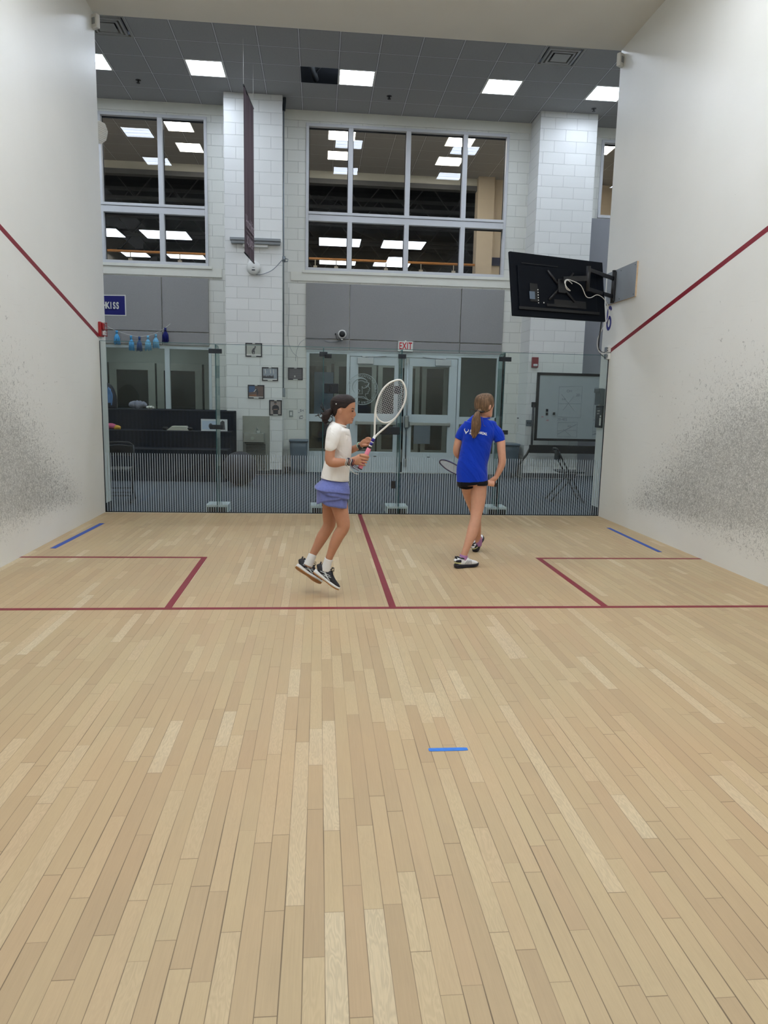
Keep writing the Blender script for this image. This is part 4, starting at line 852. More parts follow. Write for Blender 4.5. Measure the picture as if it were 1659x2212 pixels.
# drinking fountain
t=thing('drinking_fountain','steel drinking fountain set in the front of the left pilaster','drinking fountain',(1.5,PY,0)); M_STL=mat('fountain_steel',(150,152,146),.35,.6,.5,.05,12)
B().box(1.22,1.73,PY-.012,PY,.08,1.12,.003).obj('back_panel',M_STL,t)
b=B(); b.poly([(1.27,PY-.012,.80),(1.27,PY-.33,.80),(1.27,PY-.33,.64),(1.27,PY-.012,.60)],.36,(1,0,0)); b.obj('basin',M_STL,t)
B().cyl((1.43,PY-.33,.715),(1.43,PY-.345,.715),.032,20).obj('push_button',M_CHROME,t); B().tube([(1.5,PY-.1,.8),(1.5,PY-.1,.87),(1.49,PY-.12,.9)],.012,10).box(1.48,1.56,PY-.14,PY-.07,.80,.85,.01).obj('spout',M_CHROME,t)
B().box(1.28,1.65,PY-.03,PY-.012,.10,.58).obj('grille_back',M_DARK,t); b=B()
for k in range(18): b.box(1.28,1.65,PY-.05,PY-.028,.11+k*.026,.122+k*.026)
b.obj('louvre',M_STL,t)
# bins
def bin_(x0,x1,y0,y1,h_,label):
    t=thing('waste_bin',label,'bin',((x0+x1)/2,(y0+y1)/2,0),'grey waste bins'); M=mat('bin_plastic',(84,100,112),.45,var=.03); cx_,cy_=(x0+x1)/2,(y0+y1)/2; hx,hy=(x1-x0)/2,(y1-y0)/2
    b=B(); b.loft([((cx_,cy_,0),hx*.86,hy*.86,(1,0,0)),((cx_,cy_,h_*.5),hx*.93,hy*.93,(1,0,0)),((cx_,cy_,h_),hx,hy,(1,0,0))],seg=28,sub=2,exp=7); b.obj('body',M,t)
    b=B(); b.loft([((cx_,cy_,h_-.03),hx+.012,hy+.012,(1,0,0)),((cx_,cy_,h_+.01),hx+.012,hy+.012,(1,0,0))],seg=28,sub=1,exp=7); b.obj('rim',M,t)
bin_(2.10,2.45,14.65,15.1,.66,'grey waste bin between the fountain and the glass doors'); bin_(6.24,6.66,14.55,15.1,.66,'grey waste bin behind the arm of the girl in blue')
tag(B().box(1.98,2.08,14.8,14.95,0,.12,.02).obj('door_wedge',M_BLACK),'small black block on the carpet beside the grey bin','door wedge')
# exercise ball
bl_=at(523,1046,Z=0); t=thing('exercise_ball','large dark grey exercise ball on the carpet','exercise ball',(1.35,12.75,0)); B().ell((1.35,12.78,.285),(.288,.288,.285),seg=48).obj('ball',mat('ball_rubber',(38,36,44),.6,var=.04),t); B().tube([(1.35+.289*math.cos(a),12.78+.289*math.sin(a),.285) for a in [2*PI*k/48 for k in range(48)]],.003,6,closed=True).obj('seam',M_BLACK,t)
# bench
T3=at(300,884,Y=14.12).z; T2=at(350,930,Y=13.66).z; T1=.56
t=thing('carpeted_bench','dark carpeted stepped bench under the left lobby window','bench',(-1,14,0))
B().box(-4,1.09,13.2,13.66,0,T1,.01).box(-4,1.10,13.66,14.12,0,T2,.01).obj('seat_tier',M_BENCHC,t); B().box(-4,1.10,14.12,PY,0,T3,.01).box(-4,.91,PY,LW-.02,0,T3).obj('top_tier',M_BENCHC,t)
B().box(-4,1.11,13.655,13.675,T2-.012,T2+.006,.003).box(-4,1.11,14.115,14.135,T3-.012,T3+.006,.003).box(-4,1.1,13.195,13.215,T1-.012,T1+.006,.003).obj('nosing',mat('bench_nosing',(34,40,52),.7),t)
tp=thing('backpack','dark blue backpack leaning at the left end of the top step','backpack',(-1.2,14.4,T3)); qx=at(240,870,Y=14.35).x
b=B(); b.loft([((qx-.12,14.4,T3),.2,.13,(1,0,0)),((qx-.12,14.42,T3+.2),.2,.14,(1,0,0)),((qx-.14,14.45,T3+.38),.15,.1,(1,0,0)),((qx-.16,14.46,T3+.45),.06,.05,(1,0,0))],exp=3); b.obj('bag',mat('bag_black',(20,24,36),.7),tp); B().tube(curve([(qx-.02,14.27,T3+.38),(qx+.05,14.24,T3+.25),(qx+.03,14.25,T3+.06)]),[.012]*17,8).box(qx-.06,qx+.03,14.26,14.275,T3+.1,T3+.36,.006).obj('strap',mat('bag_blue',(84,124,170),.7),tp)
def heap(name,label,cat,px0,px1,py,pyt,Y,col,seed,n_=7):
    a=at(px0,py,Y=Y); c_=at(px1,py,Y=Y); hz=at((px0+px1)/2,pyt,Y=Y).z-a.z; random.seed(seed); b=B(); w_=c_.x-a.x; zb=None
    for k in range(n_):
        q=(k+.5)/n_; b.ell((a.x+w_*q,Y+random.uniform(-.03,.05),a.z+hz*.42),(w_*.16,.06+.04*random.random(),hz*(.35+.25*math.sin(PI*q))),M=Matrix.Rotation(random.uniform(-.6,.6),4,'Y'),seg=14)
    o=b.obj(name,mat(name+'_cloth',col,.85,var=.12,scale=30)); md=o.modifiers.new('r','REMESH'); md.mode='VOXEL'; md.voxel_size=.008; md.use_smooth_shade=True; sm=o.modifiers.new('s','SMOOTH'); sm.iterations=3
    zmin=min(v.co.z for v in o.data.vertices); zt=T3 if py<900 else T2; o.data.transform(Matrix.Translation((0,0,zt-zmin))); return tag(o,label,cat)
heap('folded_sweater','crumpled grey sweater on the top step of the bench','sweater',282,314,880,864,14.2,(122,126,138),1)
heap('baseball_hat','small white cap beside the grey sweater','cap',316,332,880,873,14.2,(206,206,196),2,4)
tp=thing('bright_shoe','pink and yellow shoe at the left end of the middle step','shoe',(-1.1,13.85,T2)); a=at(236,928,Y=13.8)
b=B(); b.loft([((a.x-.06,13.8,T2+.045),.045,.045,(0,0,1)),((a.x+.03,13.8,T2+.06),.05,.06,(0,0,1)),((a.x+.11,13.8,T2+.04),.045,.04,(0,0,1))]); b.obj('upper',mat('pink_mesh',(190,84,120),.7),tp); b=B(); b.loft([((a.x+.09,13.79,T2+.035),.045,.033,(0,0,1)),((a.x+.15,13.79,T2+.035),.04,.035,(0,0,1)),((a.x+.2,13.79,T2+.028),.025,.026,(0,0,1))]); b.obj('toe_cap',mat('yellow_toe',(214,164,60),.7),tp)
tp=thing('folded_garment','black and white folded garment lying on the middle step','garment',(0,13.85,T2)); a=at(355,930,Y=13.8)
b=B()
for k in range(5): b.box(a.x+.06+.02*k,a.x+.43-.01*k,13.72,13.95,T2+.002+.016*k,T2+.014+.016*k,.004,M=Matrix.Rotation(0,4,'Z'))
b.obj('white_layer',mat('white_cloth',(206,204,192),.8),tp); b=B()
for q in (0.,.03,.44,.47): b.ell((a.x+q,13.8,T2+.035),(.035,.06,.03),seg=12)
b.obj('black_edge',M_BLACK,tp)
a0=at(434,933,Y=13.72); a1=at(491,934,Y=13.72); tp=thing('photo_board','white board with printed pictures standing on the middle step of the bench','picture board',((a0.x+a1.x)/2,13.75,T2)); xx0,xx1=a0.x,min(a1.x,1.07); zz1=T2+.215
B().box(xx0,xx1,13.74,13.752,T2+.001,zz1,.002).obj('board',mat('board_white',(206,210,212),.5),tp); dpoly(tp,[(xx0+.02,T2+.03),(xx0+.29,T2+.03),(xx0+.29,zz1-.03),(xx0+.02,zz1-.03)],mat('print_pale',(180,196,214),.6),13.7395,'print'); dpoly(tp,blob(xx0+.17,T2+.09,.035,.05),M_FIG,13.7385); dpoly(tp,[(xx1-.13,T2+.03),(xx1-.04,T2+.03),(xx1-.05,zz1-.04),(xx1-.09,zz1-.02),(xx1-.13,zz1-.06)],M_FIG,13.7385)
# folding chairs
def fchair(label,x,y,rot):
    t=thing('folding_chair',label,'folding chair',(x,y,0),'black folding chairs'); M=Matrix.Translation((x,y,0))@Matrix.Rotation(rot,4,'Z'); V=lambda *p:M@Vector(p); Mm=mat('chair_enamel',(20,23,30),.35,.3)
    for s in (-1,1):
        B().tube([V(s*.20,.22,0.002),V(s*.205,.05,.33),V(s*.205,-.14,.66),V(s*.19,-.19,.765)],.0125,8).obj('leg',Mm,t)
        B().tube([V(s*.185,-.27,0.002),V(s*.185,-.06,.26),V(s*.185,.10,.44)],.0125,8).obj('leg',Mm,t)
        B().cyl(V(s*.20,.22,.0),V(s*.20,.22,.03),.017,10).cyl(V(s*.185,-.27,.0),V(s*.185,-.27,.03),.017,10).obj('foot_cap',M_BLACK,t)
    b=B(); b.box(-.19,.19,-.18,.22,.44,.468,.012,M=M); b.obj('seat',Mm,t)
    b=B(); b.tube([V(-.19,-.19,.765),V(-.14,-.205,.80),V(0,-.21,.808),V(.14,-.205,.80),V(.19,-.19,.765)],.0125,8); b.obj('top_rail',Mm,t)
    b=B(); b.loft([(V(-.19,-.165,.69),.075,.009,(0,-.3,1)),(V(0,-.195,.70),.078,.009,(0,-.3,1)),(V(.19,-.165,.69),.075,.009,(0,-.3,1))],seg=16); b.obj('backrest',Mm,t)
    for z,yy in ((.10,.17),(.20,.115)): B().tube([V(-.2,yy,z),V(.2,yy,z)],.009,8).obj('crossbar',Mm,t)
    B().tube([V(-.185,-.19,.10),V(.185,-.19,.10)],.009,8).obj('crossbar',Mm,t)
    return t
fchair('black folding chair before the whiteboard, seen from its side',at(1226,1015,Y=11.25).x,11.25,-PI/2-.12)
fchair('black folding chair behind the left end of the glass, cut by the left wall',-.10,10.72,PI+.1)
# whiteboard on a stand
t=thing('whiteboard','mobile whiteboard with marker diagrams, behind the right end of the glass','whiteboard',(7.7,14.1,0)); WY=14.12; wx0,wx1,wz0,wz1=6.81,8.65,.80,2.03
B().box(wx0,wx1,WY,WY+.03,wz0,wz1).obj('board_surface',mat('whiteboard_enamel',(164,172,174),.3,var=.03),t)
b=B()
for a in ((wx0-.02,wx0+.03,wz0-.02,wz1+.02),(wx1-.03,wx1+.02,wz0-.02,wz1+.02)): b.box(a[0],a[1],WY-.012,WY+.04,a[2],a[3],.004)
b.box(wx0-.02,wx1+.02,WY-.012,WY+.04,wz1-.02,wz1+.03,.004).box(wx0-.02,wx1+.02,WY-.012,WY+.04,wz0-.03,wz0+.015,.004); b.obj('frame',M_BLACK,t)
b=B().tube([(wx0-.06,WY+.02,1.45),(wx0-.055,WY+.02,.68),(wx0-.14,WY+.02,.5),(wx0-.30,WY+.02,.28),(wx0-.33,WY+.02,.10)],.022,8); b.tube([(wx0-.33,WY-.3,.08),(wx0-.33,WY+.35,.08)],.02,8); b.box(wx0-.10,wx0+.0,WY-.0,WY+.04,1.40,1.5,.01); b.obj('stand_leg',M_BLACK,t)
b=B().tube([(wx1+.06,WY+.02,1.45),(wx1+.055,WY+.02,.68),(wx1+.3,WY+.02,.28),(wx1+.33,WY+.02,.10)],.022,8); b.tube([(wx1+.33,WY-.3,.08),(wx1+.33,WY+.35,.08)],.02,8); b.obj('stand_leg',M_BLACK,t)
B().box(wx0-.1,wx1+.1,WY-.02,WY+.05,.53,.685,.006).obj('tray_beam',M_BLACK,t)
for xx in (wx0-.33,wx1+.33):
    for yy in (WY-.28,WY+.33): B().cyl((xx-.015,yy,.032),(xx+.015,yy,.032),.031,14).obj('caster',M_BLACK,t)
M_MK=mat('marker_ink',(122,130,134),.6); M_MR=mat('red_marker_ink',(170,80,84),.6)
b=B(); Yk=WY-.0012
def wl_(pts,r=.0024): b.tube([(wx0+x,Yk,wz0+z) for x,z in pts],r,5)
for ox in (.42,1.12):
    wl_([(ox,1.0),(ox+.45,1.02),(ox+.45,.42),(ox,.44),(ox,1.0)]); wl_([(ox,.68),(ox+.44,.69)]); wl_([(ox+.05,.86),(ox+.32,.55)]); wl_([(ox+.1,.56),(ox+.30,.84)])
    wl_([(ox+.01,.33),(ox+.4,.33),(ox+.4,-.0+.05),(ox+.01,.06),(ox+.01,.33)]); wl_([(ox+.01,.17),(ox+.38,.18)]); wl_([(ox+.01,.1),(ox+.38,.3)],.0045); wl_([(ox+.12,.2),(ox+.28,.07)])
    for sx_,sz,w_ in ((.06,.77,'sw'),(.16,.92,'OH'),(.33,.85,'20'),(.05,.38,'20-4ES'),(.2,.26,'xo')):
        b.add(text_mesh(w_,.07,basis((wx0+ox+sx_+.04,Yk,wz0+sz),(1,0,0),(0,0,1))),Matrix())
b.obj('marker_drawing',M_MK,t)
b=B(); b.add(text_mesh('M',.05,basis((wx0+.12,Yk,wz0+.42),(1,0,0),(0,0,1))),Matrix()).add(text_mesh('-60',.045,basis((wx0+.22,Yk,wz0+.36),(1,0,0),(0,0,1))),Matrix()); b.obj('red_marker_note',M_MR,t)
for k,(x,z,l) in enumerate(((.20,.55,'upper'),(.20,.48,'lower'),(.34,.49,'small right'))): tag(B().box(wx0+x-.02,wx0+x+.02,WY-.03,WY-.0005,wz0+z-.025,wz0+z+.025,.006).obj('board_magnet',M_BLACK),'black magnet on the left of the whiteboard, the %s one of three'%l,'magnet','whiteboard magnets')
# alarm and plates on the right pilaster
a=at(1155,783,Y=PY); t=thing('fire_alarm','dark red fire alarm with a clear lens on the right pilaster','fire alarm',(a.x,PY,a.z)); B().box(a.x-.065,a.x+.065,PY-.045,PY,a.z-.10,a.z+.10,.01).obj('body',mat('dark_red_plastic',(120,34,42),.4),t); B().box(a.x-.04,a.x+.045,PY-.062,PY-.045,a.z-.075,a.z-.03,.01).obj('strobe_lens',M_LENS,t)
a=at(1142,914,Y=PY); t=thing('socket_plate','dark steel socket plate on the right pilaster beside the board stand','socket',(a.x,PY,a.z)); B().box(a.x-.055,a.x+.055,PY-.01,PY,a.z-.06,a.z+.06,.002).obj('plate',M_GALV,t); B().box(a.x-.03,a.x-.012,PY-.013,PY-.01,a.z-.01,a.z+.015).box(a.x+.012,a.x+.03,PY-.013,PY-.01,a.z-.01,a.z+.015).obj('outlet',M_DARK,t)
yq=14.85; a=at(1119,917,X=6.73); t=thing('wall_thermometer','narrow white strip with a black top on the side of the right pilaster','thermometer',(6.72,a.y,a.z)); B().box(6.715,6.729,a.y-.03,a.y+.03,a.z-.14,a.z+.12,.002).obj('strip',M_WHITE,t); B().box(6.712,6.729,a.y-.035,a.y+.035,a.z+.12,a.z+.14).obj('cap',M_BLACK,t)
# ================================================================= PEOPLE
from mathutils.bvhtree import BVHTree
def P(px,py,Y): return at(px,py,Y=Y)
def fuse(b,name,m,parent,vox=.004,it=4,post=None):
    """melt overlapping forms into one continuous skin"""
    me=bpy.data.meshes.new('t'); bmesh.ops.recalc_face_normals(b.bm,faces=b.bm.faces); b.bm.to_mesh(me); b.bm.free()
    o=bpy.data.objects.new('t',me); COL.objects.link(o)
    r=o.modifiers.new('r','REMESH'); r.mode='VOXEL'; r.voxel_size=vox; r.use_smooth_shade=True
    s=o.modifiers.new('s','SMOOTH'); s.factor=.5; s.iterations=it
    bpy.context.view_layer.update(); dg=bpy.context.evaluated_depsgraph_get(); m2=bpy.data.meshes.new_from_object(o.evaluated_get(dg)); bpy.data.objects.remove(o)
    if post:
        for v in m2.vertices: v.co=post(v.co)
    m2.name=name; m2.materials.clear(); m2.materials.append(m)
    for p in m2.polygons: p.use_smooth=True
    o=bpy.data.objects.new(name,m2); COL.objects.link(o); o.parent=parent; o.matrix_parent_inverse=Matrix.Translation(-parent.location)
    return o
def skin(name,c):
    n=NT(name); v,p=n.xyz(); nz=n.noise(v,22.,3.); fr=n.noise(v,260.,2.)
    col=n.mix(nz,lin(tuple(x*.95 for x in c)),lin(tuple(min(255,x*1.05) for x in c))); b=n.bsdf(col,.5,0.,.35,0.,fr,.08,.001); b.inputs['Subsurface Weight'].default_value=.12; b.inputs['Subsurface Radius'].default_value=(.012,.005,.003); b.inputs['Subsurface Scale'].default_value=.6; return n.m
def cloth(name,c,wr=.5,scale=9.,var=.03,z=1.,melange=0.):
    n=NT(name); v,p=n.xyz(); w1=n.noise(n.comb(n.math('ADD',p[0],n.math('MULTIPLY',p[2],.7)),p[1],n.math('MULTIPLY',p[2],.55*z)),scale,2.,.5,1.2)
    f=n.noise(v,420.,2.); base=n.mix(n.noise(v,70.,4.,.7),lin(tuple(x*(1-melange) for x in c)),lin(tuple(min(255,x*(1+melange*.6)) for x in c)))
    b=n.bsdf(base,.85,0.,.15,0.,n.math('MULTIPLY_ADD',f,.02,w1),wr,.045); b.inputs['Sheen Weight'].default_value=.15; return n.m
def hairmat(name,c,d,axis):
    n=NT(name); v,p=n.xyz(); s=[22.,22.,22.]
    vv=n.comb(n.math('MULTIPLY',p[0],axis[0]),n.math('MULTIPLY',p[1],axis[1]),n.math('MULTIPLY',p[2],axis[2]))
    nz=n.noise(vv,1.,4.,.65,.6); col=n.ramp(nz,[(.3,lin(d)),(.5,lin(c)),(.72,lin(tuple(min(255,x*1.35+14) for x in c)))])
    n.bsdf(col,.55,0.,.3,0.,nz,.55,.004); return n.m
M_SKINW=skin('skin_tanned',(184,132,104)); M_SKINB=skin('skin_fair',(200,150,124))
M_LIP=mat('lip_red',(150,62,64),.4); M_EYE=mat('eye_dark',(30,20,18),.2); M_BROW=mat('brow_brown',(66,44,36),.8)
M_HAIRW=hairmat('dark_brown_hair',(34,23,21),(14,9,9),(26,60,150)); M_HAIRB=hairmat('light_brown_hair',(98,75,54),(74,55,40),(120,60,13))
M_TEE=cloth('white_jersey',(234,231,226),.34,8.); M_TEEB=cloth('royal_blue_jersey',(10,54,176),.6,7.)
M_SKIRT=cloth('lavender_blue_melange',(112,122,184),.25,9.,melange=.14); M_SHORTS=cloth('black_knit',(14,14,20),.3)
M_SOCKW=mat('white_sock_knit',(226,226,224),.9,bs=.4,bscale=300); M_SOCKP=mat('purple_sock_knit',(168,120,168),.9,bs=.4,bscale=300)
def head(b,sl,Y,kx):
    """slices: (py, px_left, px_right, half width across)"""
    secs=[]
    for py,a,c,w in sl:
        A=P(a,py,Y);C=P(c,py,Y); m=(A+C)/2; secs.append((m,w,(C-A).length/2,(0,1,0)))
    b.loft(secs,seg=40,sub=4); return secs
def shellmesh(secs,scale_off,keep,seg=72,sub=9,thick=.006):
    """hair cap: the head form pushed outwards, kept where keep(point,sectioncentre)"""
    b=B(); b.loft([(c,ra+scale_off,rb+scale_off,u) for c,ra,rb,u in secs],seg=seg,sub=sub)
    bad=[f for f in b.bm.faces if not keep(f.calc_center_median())]
    bmesh.ops.delete(b.bm,geom=bad,context='FACES')
    bmesh.ops.recalc_face_normals(b.bm,faces=b.bm.faces)
    r=bmesh.ops.solidify(b.bm,geom=list(b.bm.faces),thickness=thick); return b
def finger(b,pts,r): b.loft([(p,r*k,r*k,(0,0,1) if abs((pts[min(i+1,len(pts)-1)]-pts[max(i-1,0)]).normalized().z)<.9 else (1,0,0)) for i,(p,k) in enumerate(zip(pts,[1.05,1.0,.98,.95,.72][-len(pts):] if len(pts)<=5 else [1]*len(pts)))],seg=10,sub=4)
def shoe(person,H,T,up,L,upper,sole,outsole,collar,accent,kind,side=1,name='shoe'):
    x=(T-H).normalized(); up=(Vector(up)-x*Vector(up).dot(x)).normalized(); y=up.cross(x)
    M=Matrix(((x.x,y.x,up.x,H.x),(x.y,y.y,up.y,H.y),(x.z,y.z,up.z,H.z),(0,0,0,1)))@Matrix.Scale(L/.235,4)
    V=lambda a,b_,c:M@Vector((a,b_,c)); k=L/.235; Ydir=y
    b=B(); b.loft([(V(-.004,0,.045),.016*k,.022*k,Ydir),(V(.006,0,.052),.029*k,.036*k,Ydir),(V(.035,0,.053),.034*k,.042*k,Ydir),(V(.07,0,.050),.036*k,.041*k,Ydir),(V(.10,0,.050),.038*k,.040*k,Ydir),(V(.135,0,.040),.042*k,.031*k,Ydir),(V(.17,0,.032),.045*k,.023*k,Ydir),(V(.205,0,.027),.040*k,.017*k,Ydir),(V(.228,0,.022),.024*k,.010*k,Ydir)],seg=24,exp=2.5)
    u=b.obj(name,upper,person,smooth=True)
    b=B(); b.loft([(V(-.010,0,.018),.024*k,.014*k,Ydir),(V(.01,0,.017),.036*k,.017*k,Ydir),(V(.06,0,.015),.037*k,.015*k,Ydir),(V(.11,0,.013),.038*k,.013*k,Ydir),(V(.165,0,.013),.048*k,.013*k,Ydir),(V(.21,0,.015),.043*k,.012*k,Ydir),(V(.238,0,.018),.022*k,.009*k,Ydir)],seg=28,exp=3.2); s=b.obj('midsole',sole,u,smooth=True)
    b=B(); b.loft([(V(-.008,0,.004),.022*k,.006*k,Ydir),(V(.01,0,.000),.035*k,.007*k,Ydir),(V(.06,0,-.001),.036*k,.006*k,Ydir),(V(.11,0,.001),.037*k,.005*k,Ydir),(V(.165,0,-.001),.048*k,.006*k,Ydir),(V(.21,0,.002),.043*k,.006*k,Ydir),(V(.236,0,.008),.022*k,.006*k,Ydir)],seg=28,exp=3.2); b.obj('outsole',outsole,u,smooth=True)
    b=B(); b.tube([V(.012+.045+.045*math.cos(a),.030*math.sin(a),.088-.010*math.cos(a)-(.006*math.sin(a)**2)) for a in [2*PI*q/28 for q in range(28)]],.0065*k,8,closed=True)
    b.loft([(V(.075,0,.084),.020*k,.006*k,Ydir),(V(.092,0,.100),.019*k,.005*k,Ydir),(V(.098,0,.115),.014*k,.004*k,Ydir)],seg=14); b.loft([(V(-.002,0,.06),.02*k,.006*k,Ydir),(V(-.002,0,.085),.02*k,.007*k,Ydir),(V(-.006,0,.104),.013*k,.005*k,Ydir)],seg=14); b.obj('collar',collar,u,smooth=True)
    b=B()
    lz=lambda q:.083-.055*(q-.095)/.075
    for q in (.098,.113,.128,.143,.158): b.tube([V(q,-.024,lz(q)-.004),V(q+.003,-.012,lz(q)+.007),V(q-.002,.012,lz(q)+.007),V(q,.024,lz(q)-.004)],.0028*k,6)
    for s_ in (-1,1): b.tube([V(.1,0,.093),V(.09,s_*.014,.118),V(.105,s_*.030,.122),V(.118,s_*.022,.103),V(.1,0,.093)],.0026*k,6); b.tube([V(.1,0,.093),V(.118,s_*.02,.088),V(.13,s_*.04,.07)],.0026*k,6)
    b.obj('laces',accent[0],u)
    b=B()
    def yy(a): return next((w0+(w1-w0)*(a-x0)/(x1-x0)) for (x0,w0),(x1,w1) in zip([(-.01,.03),(.035,.0335),(.07,.0355),(.10,.0375),(.135,.0415),(.17,.044),(.205,.040)],[(.035,.0335),(.07,.0355),(.10,.0375),(.135,.0415),(.17,.044),(.205,.040),(.24,.03)]) if x0<=a<=x1)
    def zf(z,a): # rounding of the upper near its top
        t_=max(0,(z-.05)/.05); return 1-.35*t_*t_
    def ln(pts,r):
        for s_ in (-1,1): 
            o_=[]
            for (a0,z0),(a1,z1) in zip(pts,pts[1:]):
                for q in range(5): a=a0+(a1-a0)*q/5; z=z0+(z1-z0)*q/5; o_.append(V(a,s_*(yy(a)*zf(z,a)+.0008),z))
            o_.append(V(pts[-1][0],s_*(yy(pts[-1][0])*zf(pts[-1][1],0)+.0008),pts[-1][1])); b.tube(o_,r*k,6)
    if kind=='cross':
        ln([(.022,.082),(.055,.058),(.085,.04),(.12,.028)],.0028); ln([(.035,.084),(.07,.058),(.10,.038),(.135,.026)],.0028); ln([(.03,.044),(.07,.050),(.115,.058)],.0024); ln([(.075,.030),(.10,.042),(.128,.052)],.0024); ln([(.06,.028),(.085,.046)],.002)
    else:
        for q in range(5): ln([(.075+.016*q,.028),(.098+.011*q,.062)],.0016)
        b2=B(); b2.loft([(V(-.005,0,.04),.027*k,.007*k,(0,0,1) if False else Ydir),(V(-.008,0,.046),.027*k,.007*k,Ydir)],seg=16); 
        b2=B(); b2.tube([V(.045-.053*math.cos(a),.037*math.sin(a),.044) for a in [-1.25+2.5*q/14 for q in range(15)]],.0062*k,8); b2.obj('heel_band',mat('pale_yellow_band',(222,226,160),.5),u)
        b2=B(); b2.tube([V(.045-.051*math.cos(a),.035*math.sin(a),.062) for a in [-1.3+2.6*q/14 for q in range(15)]],.014*k,8); b2.obj('heel_counter',collar,u)
    b.obj('side_stripes',accent[1],u)
    return M
def racket(label,butt,tip,sidev,fr,bands,grip,cat='racket'):
    t=thing('squash_racket',label,cat,butt,'squash rackets'); ax=(tip-butt).normalized(); sv=Vector(sidev); sv=(sv-ax*sv.dot(ax)).normalized(); nv=ax.cross(sv)
    Q=lambda s,w,n=0.:butt+ax*s+sv*w+nv*n
    B().loft([(Q(0,0),.017,.015,sv),(Q(.01,0),.0175,.0155,sv),(Q(.08,0),.0165,.0145,sv),(Q(.15,0),.016,.014,sv),(Q(.158,0),.013,.012,sv)],seg=14,exp=2.6).obj('grip',grip,t,smooth=True)
    B().cyl(Q(-.006,0),Q(.002,0),.018,14).obj('butt_cap',M_BLACK if cat!='x' else grip,t)
    hw=[(.252,.004),(.28,.014),(.32,.032),(.36,.050),(.42,.074),(.48,.088),(.53,.0915),(.58,.087),(.63,.068),(.662,.042),(.680,.018),(.686,0)]
    b=B(); b.tube([Q(.158,0),Q(.26,0)],[.0095,.0105],12); full=[Q(s,w) for s,w in hw]+[Q(s,-w) for s,w in hw[::-1][1:]]
    b.tube(curve(full,5),.0068,10); b.tube(curve([Q(.44,.079),Q(.40,.06),(Q(.374,.032)),Q(.366,0),Q(.374,-.032),Q(.40,-.06),Q(.44,-.079)],5),.0055,10); b.obj('frame',fr,t)
    for s0,s1,m in bands: B().cyl(Q(s0,0),Q(s1,0),.0118,14).obj('shaft_band',m,t)
    import bisect
    def W(s):
        for (a,w0),(c,w1) in zip(hw,hw[1:]):
            if a<=s<=c: return w0+(w1-w0)*(s-a)/(c-a)
        return 0
    br=lambda w:.366+.074*(abs(w)/.079)**1.8
    def inv(w):
        s=.686
        while s>.53 and W(s)<abs(w): s-=.002
        return s
    b=B()
    for k in range(-6,7):
        w=k*.0128; b.tube([Q(br(w),w,.0008),Q(inv(w),w,.0008)],.0011,4,cap=False)
    s=.385
    while s<.675:
        w=W(s)
        if s<.44: w=.079*((s-.366)/.074)**(1/1.8)
        b.tube([Q(s,-w,-.0008),Q(s,w,-.0008)],.0011,4,cap=False); s+=.0135
    b.obj('string_bed',mat('racket_string',(206,206,210),.4),t)
    return t,Q
# ------------------------------------------------------------ girl in white, in mid-hop, side-on
YW=5.84; gw=thing('person','girl in white T-shirt and lavender skirt hopping while holding a white racket','person',P(705,1278,YW))
b=B(); sl=[(851.7,735,746.4,.0155),(853,729,752.4,.033),(856,722.5,759,.051),(860,718,763.6,.064),(864,715.6,766.2,.069),(869,714.4,767.3,.072),(877,714.5,767.4,.073),(884,716,766.6,.071),(890,718.5,765.2,.066),(896,722,764.6,.060),(902,727,763.6,.055),(907,732,762.2,.048),(911.5,738,761.2,.040),(915.5,745,758.5,.026)]
hs=head(b,sl,YW,1)
b.loft([(P(737,890,YW),.045,.044,(0,1,0)),(P(735.8,905,YW),.042,.040,(0,1,0)),(P(735,915,YW),.044,.041,(0,1,0)),(P(732,925,YW),.07,.05,(0,1,0))],seg=24)
b.loft([(P(762.6,883.5,YW),.010,.011,(0,1,0)),(P(763.4,888,YW),.0095,.0105,(0,1,0)),(P(764.4,892.5,YW),.011,.013,(0,1,0)),(P(764.6,895.6,YW),.0125,.0145,(0,1,0)),(P(763.2,898.4,YW),.011,.012,(0,1,0)),(P(760.5,901,YW),.009,.008,(0,1,0))],seg=16)       # nose
b.ell(P(761.3,903.0,YW),(.013,.021,.0062),seg=16); b.ell(P(760.3,907.4,YW),(.012,.018,.0060),seg=16)                                    # lips
b.ell(P(756.8,911.8,YW),(.018,.024,.014),seg=16); b.ell(P(762.2,881.8,YW),(.014,.040,.008),seg=16)                                          # chin, brow
for s in (-1,1):                                                                                                                       # ears
    e=P(733.5,888.5,YW)+Vector((0,s*.070,0)); b.ell(e,(.013,.009,.022),M=Matrix.Rotation(-.15,4,'Y')@Matrix.Rotation(s*.35,4,'Z'),seg=14)
# trunk
b.loft([(P(732,924,YW),.105,.05,(0,1,0)),(P(731,935,YW),.130,.070,(0,1,0)),(P(732,965,YW),.12,.083,(0,1,0)),(P(729,1000,YW),.105,.078,(0,1,0)),(P(723,1035,YW),.12,.088,(0,1,0)),(P(720,1065,YW),.13,.095,(0,1,0)),(P(722,1085,YW),.10,.07,(0,1,0))],seg=24)
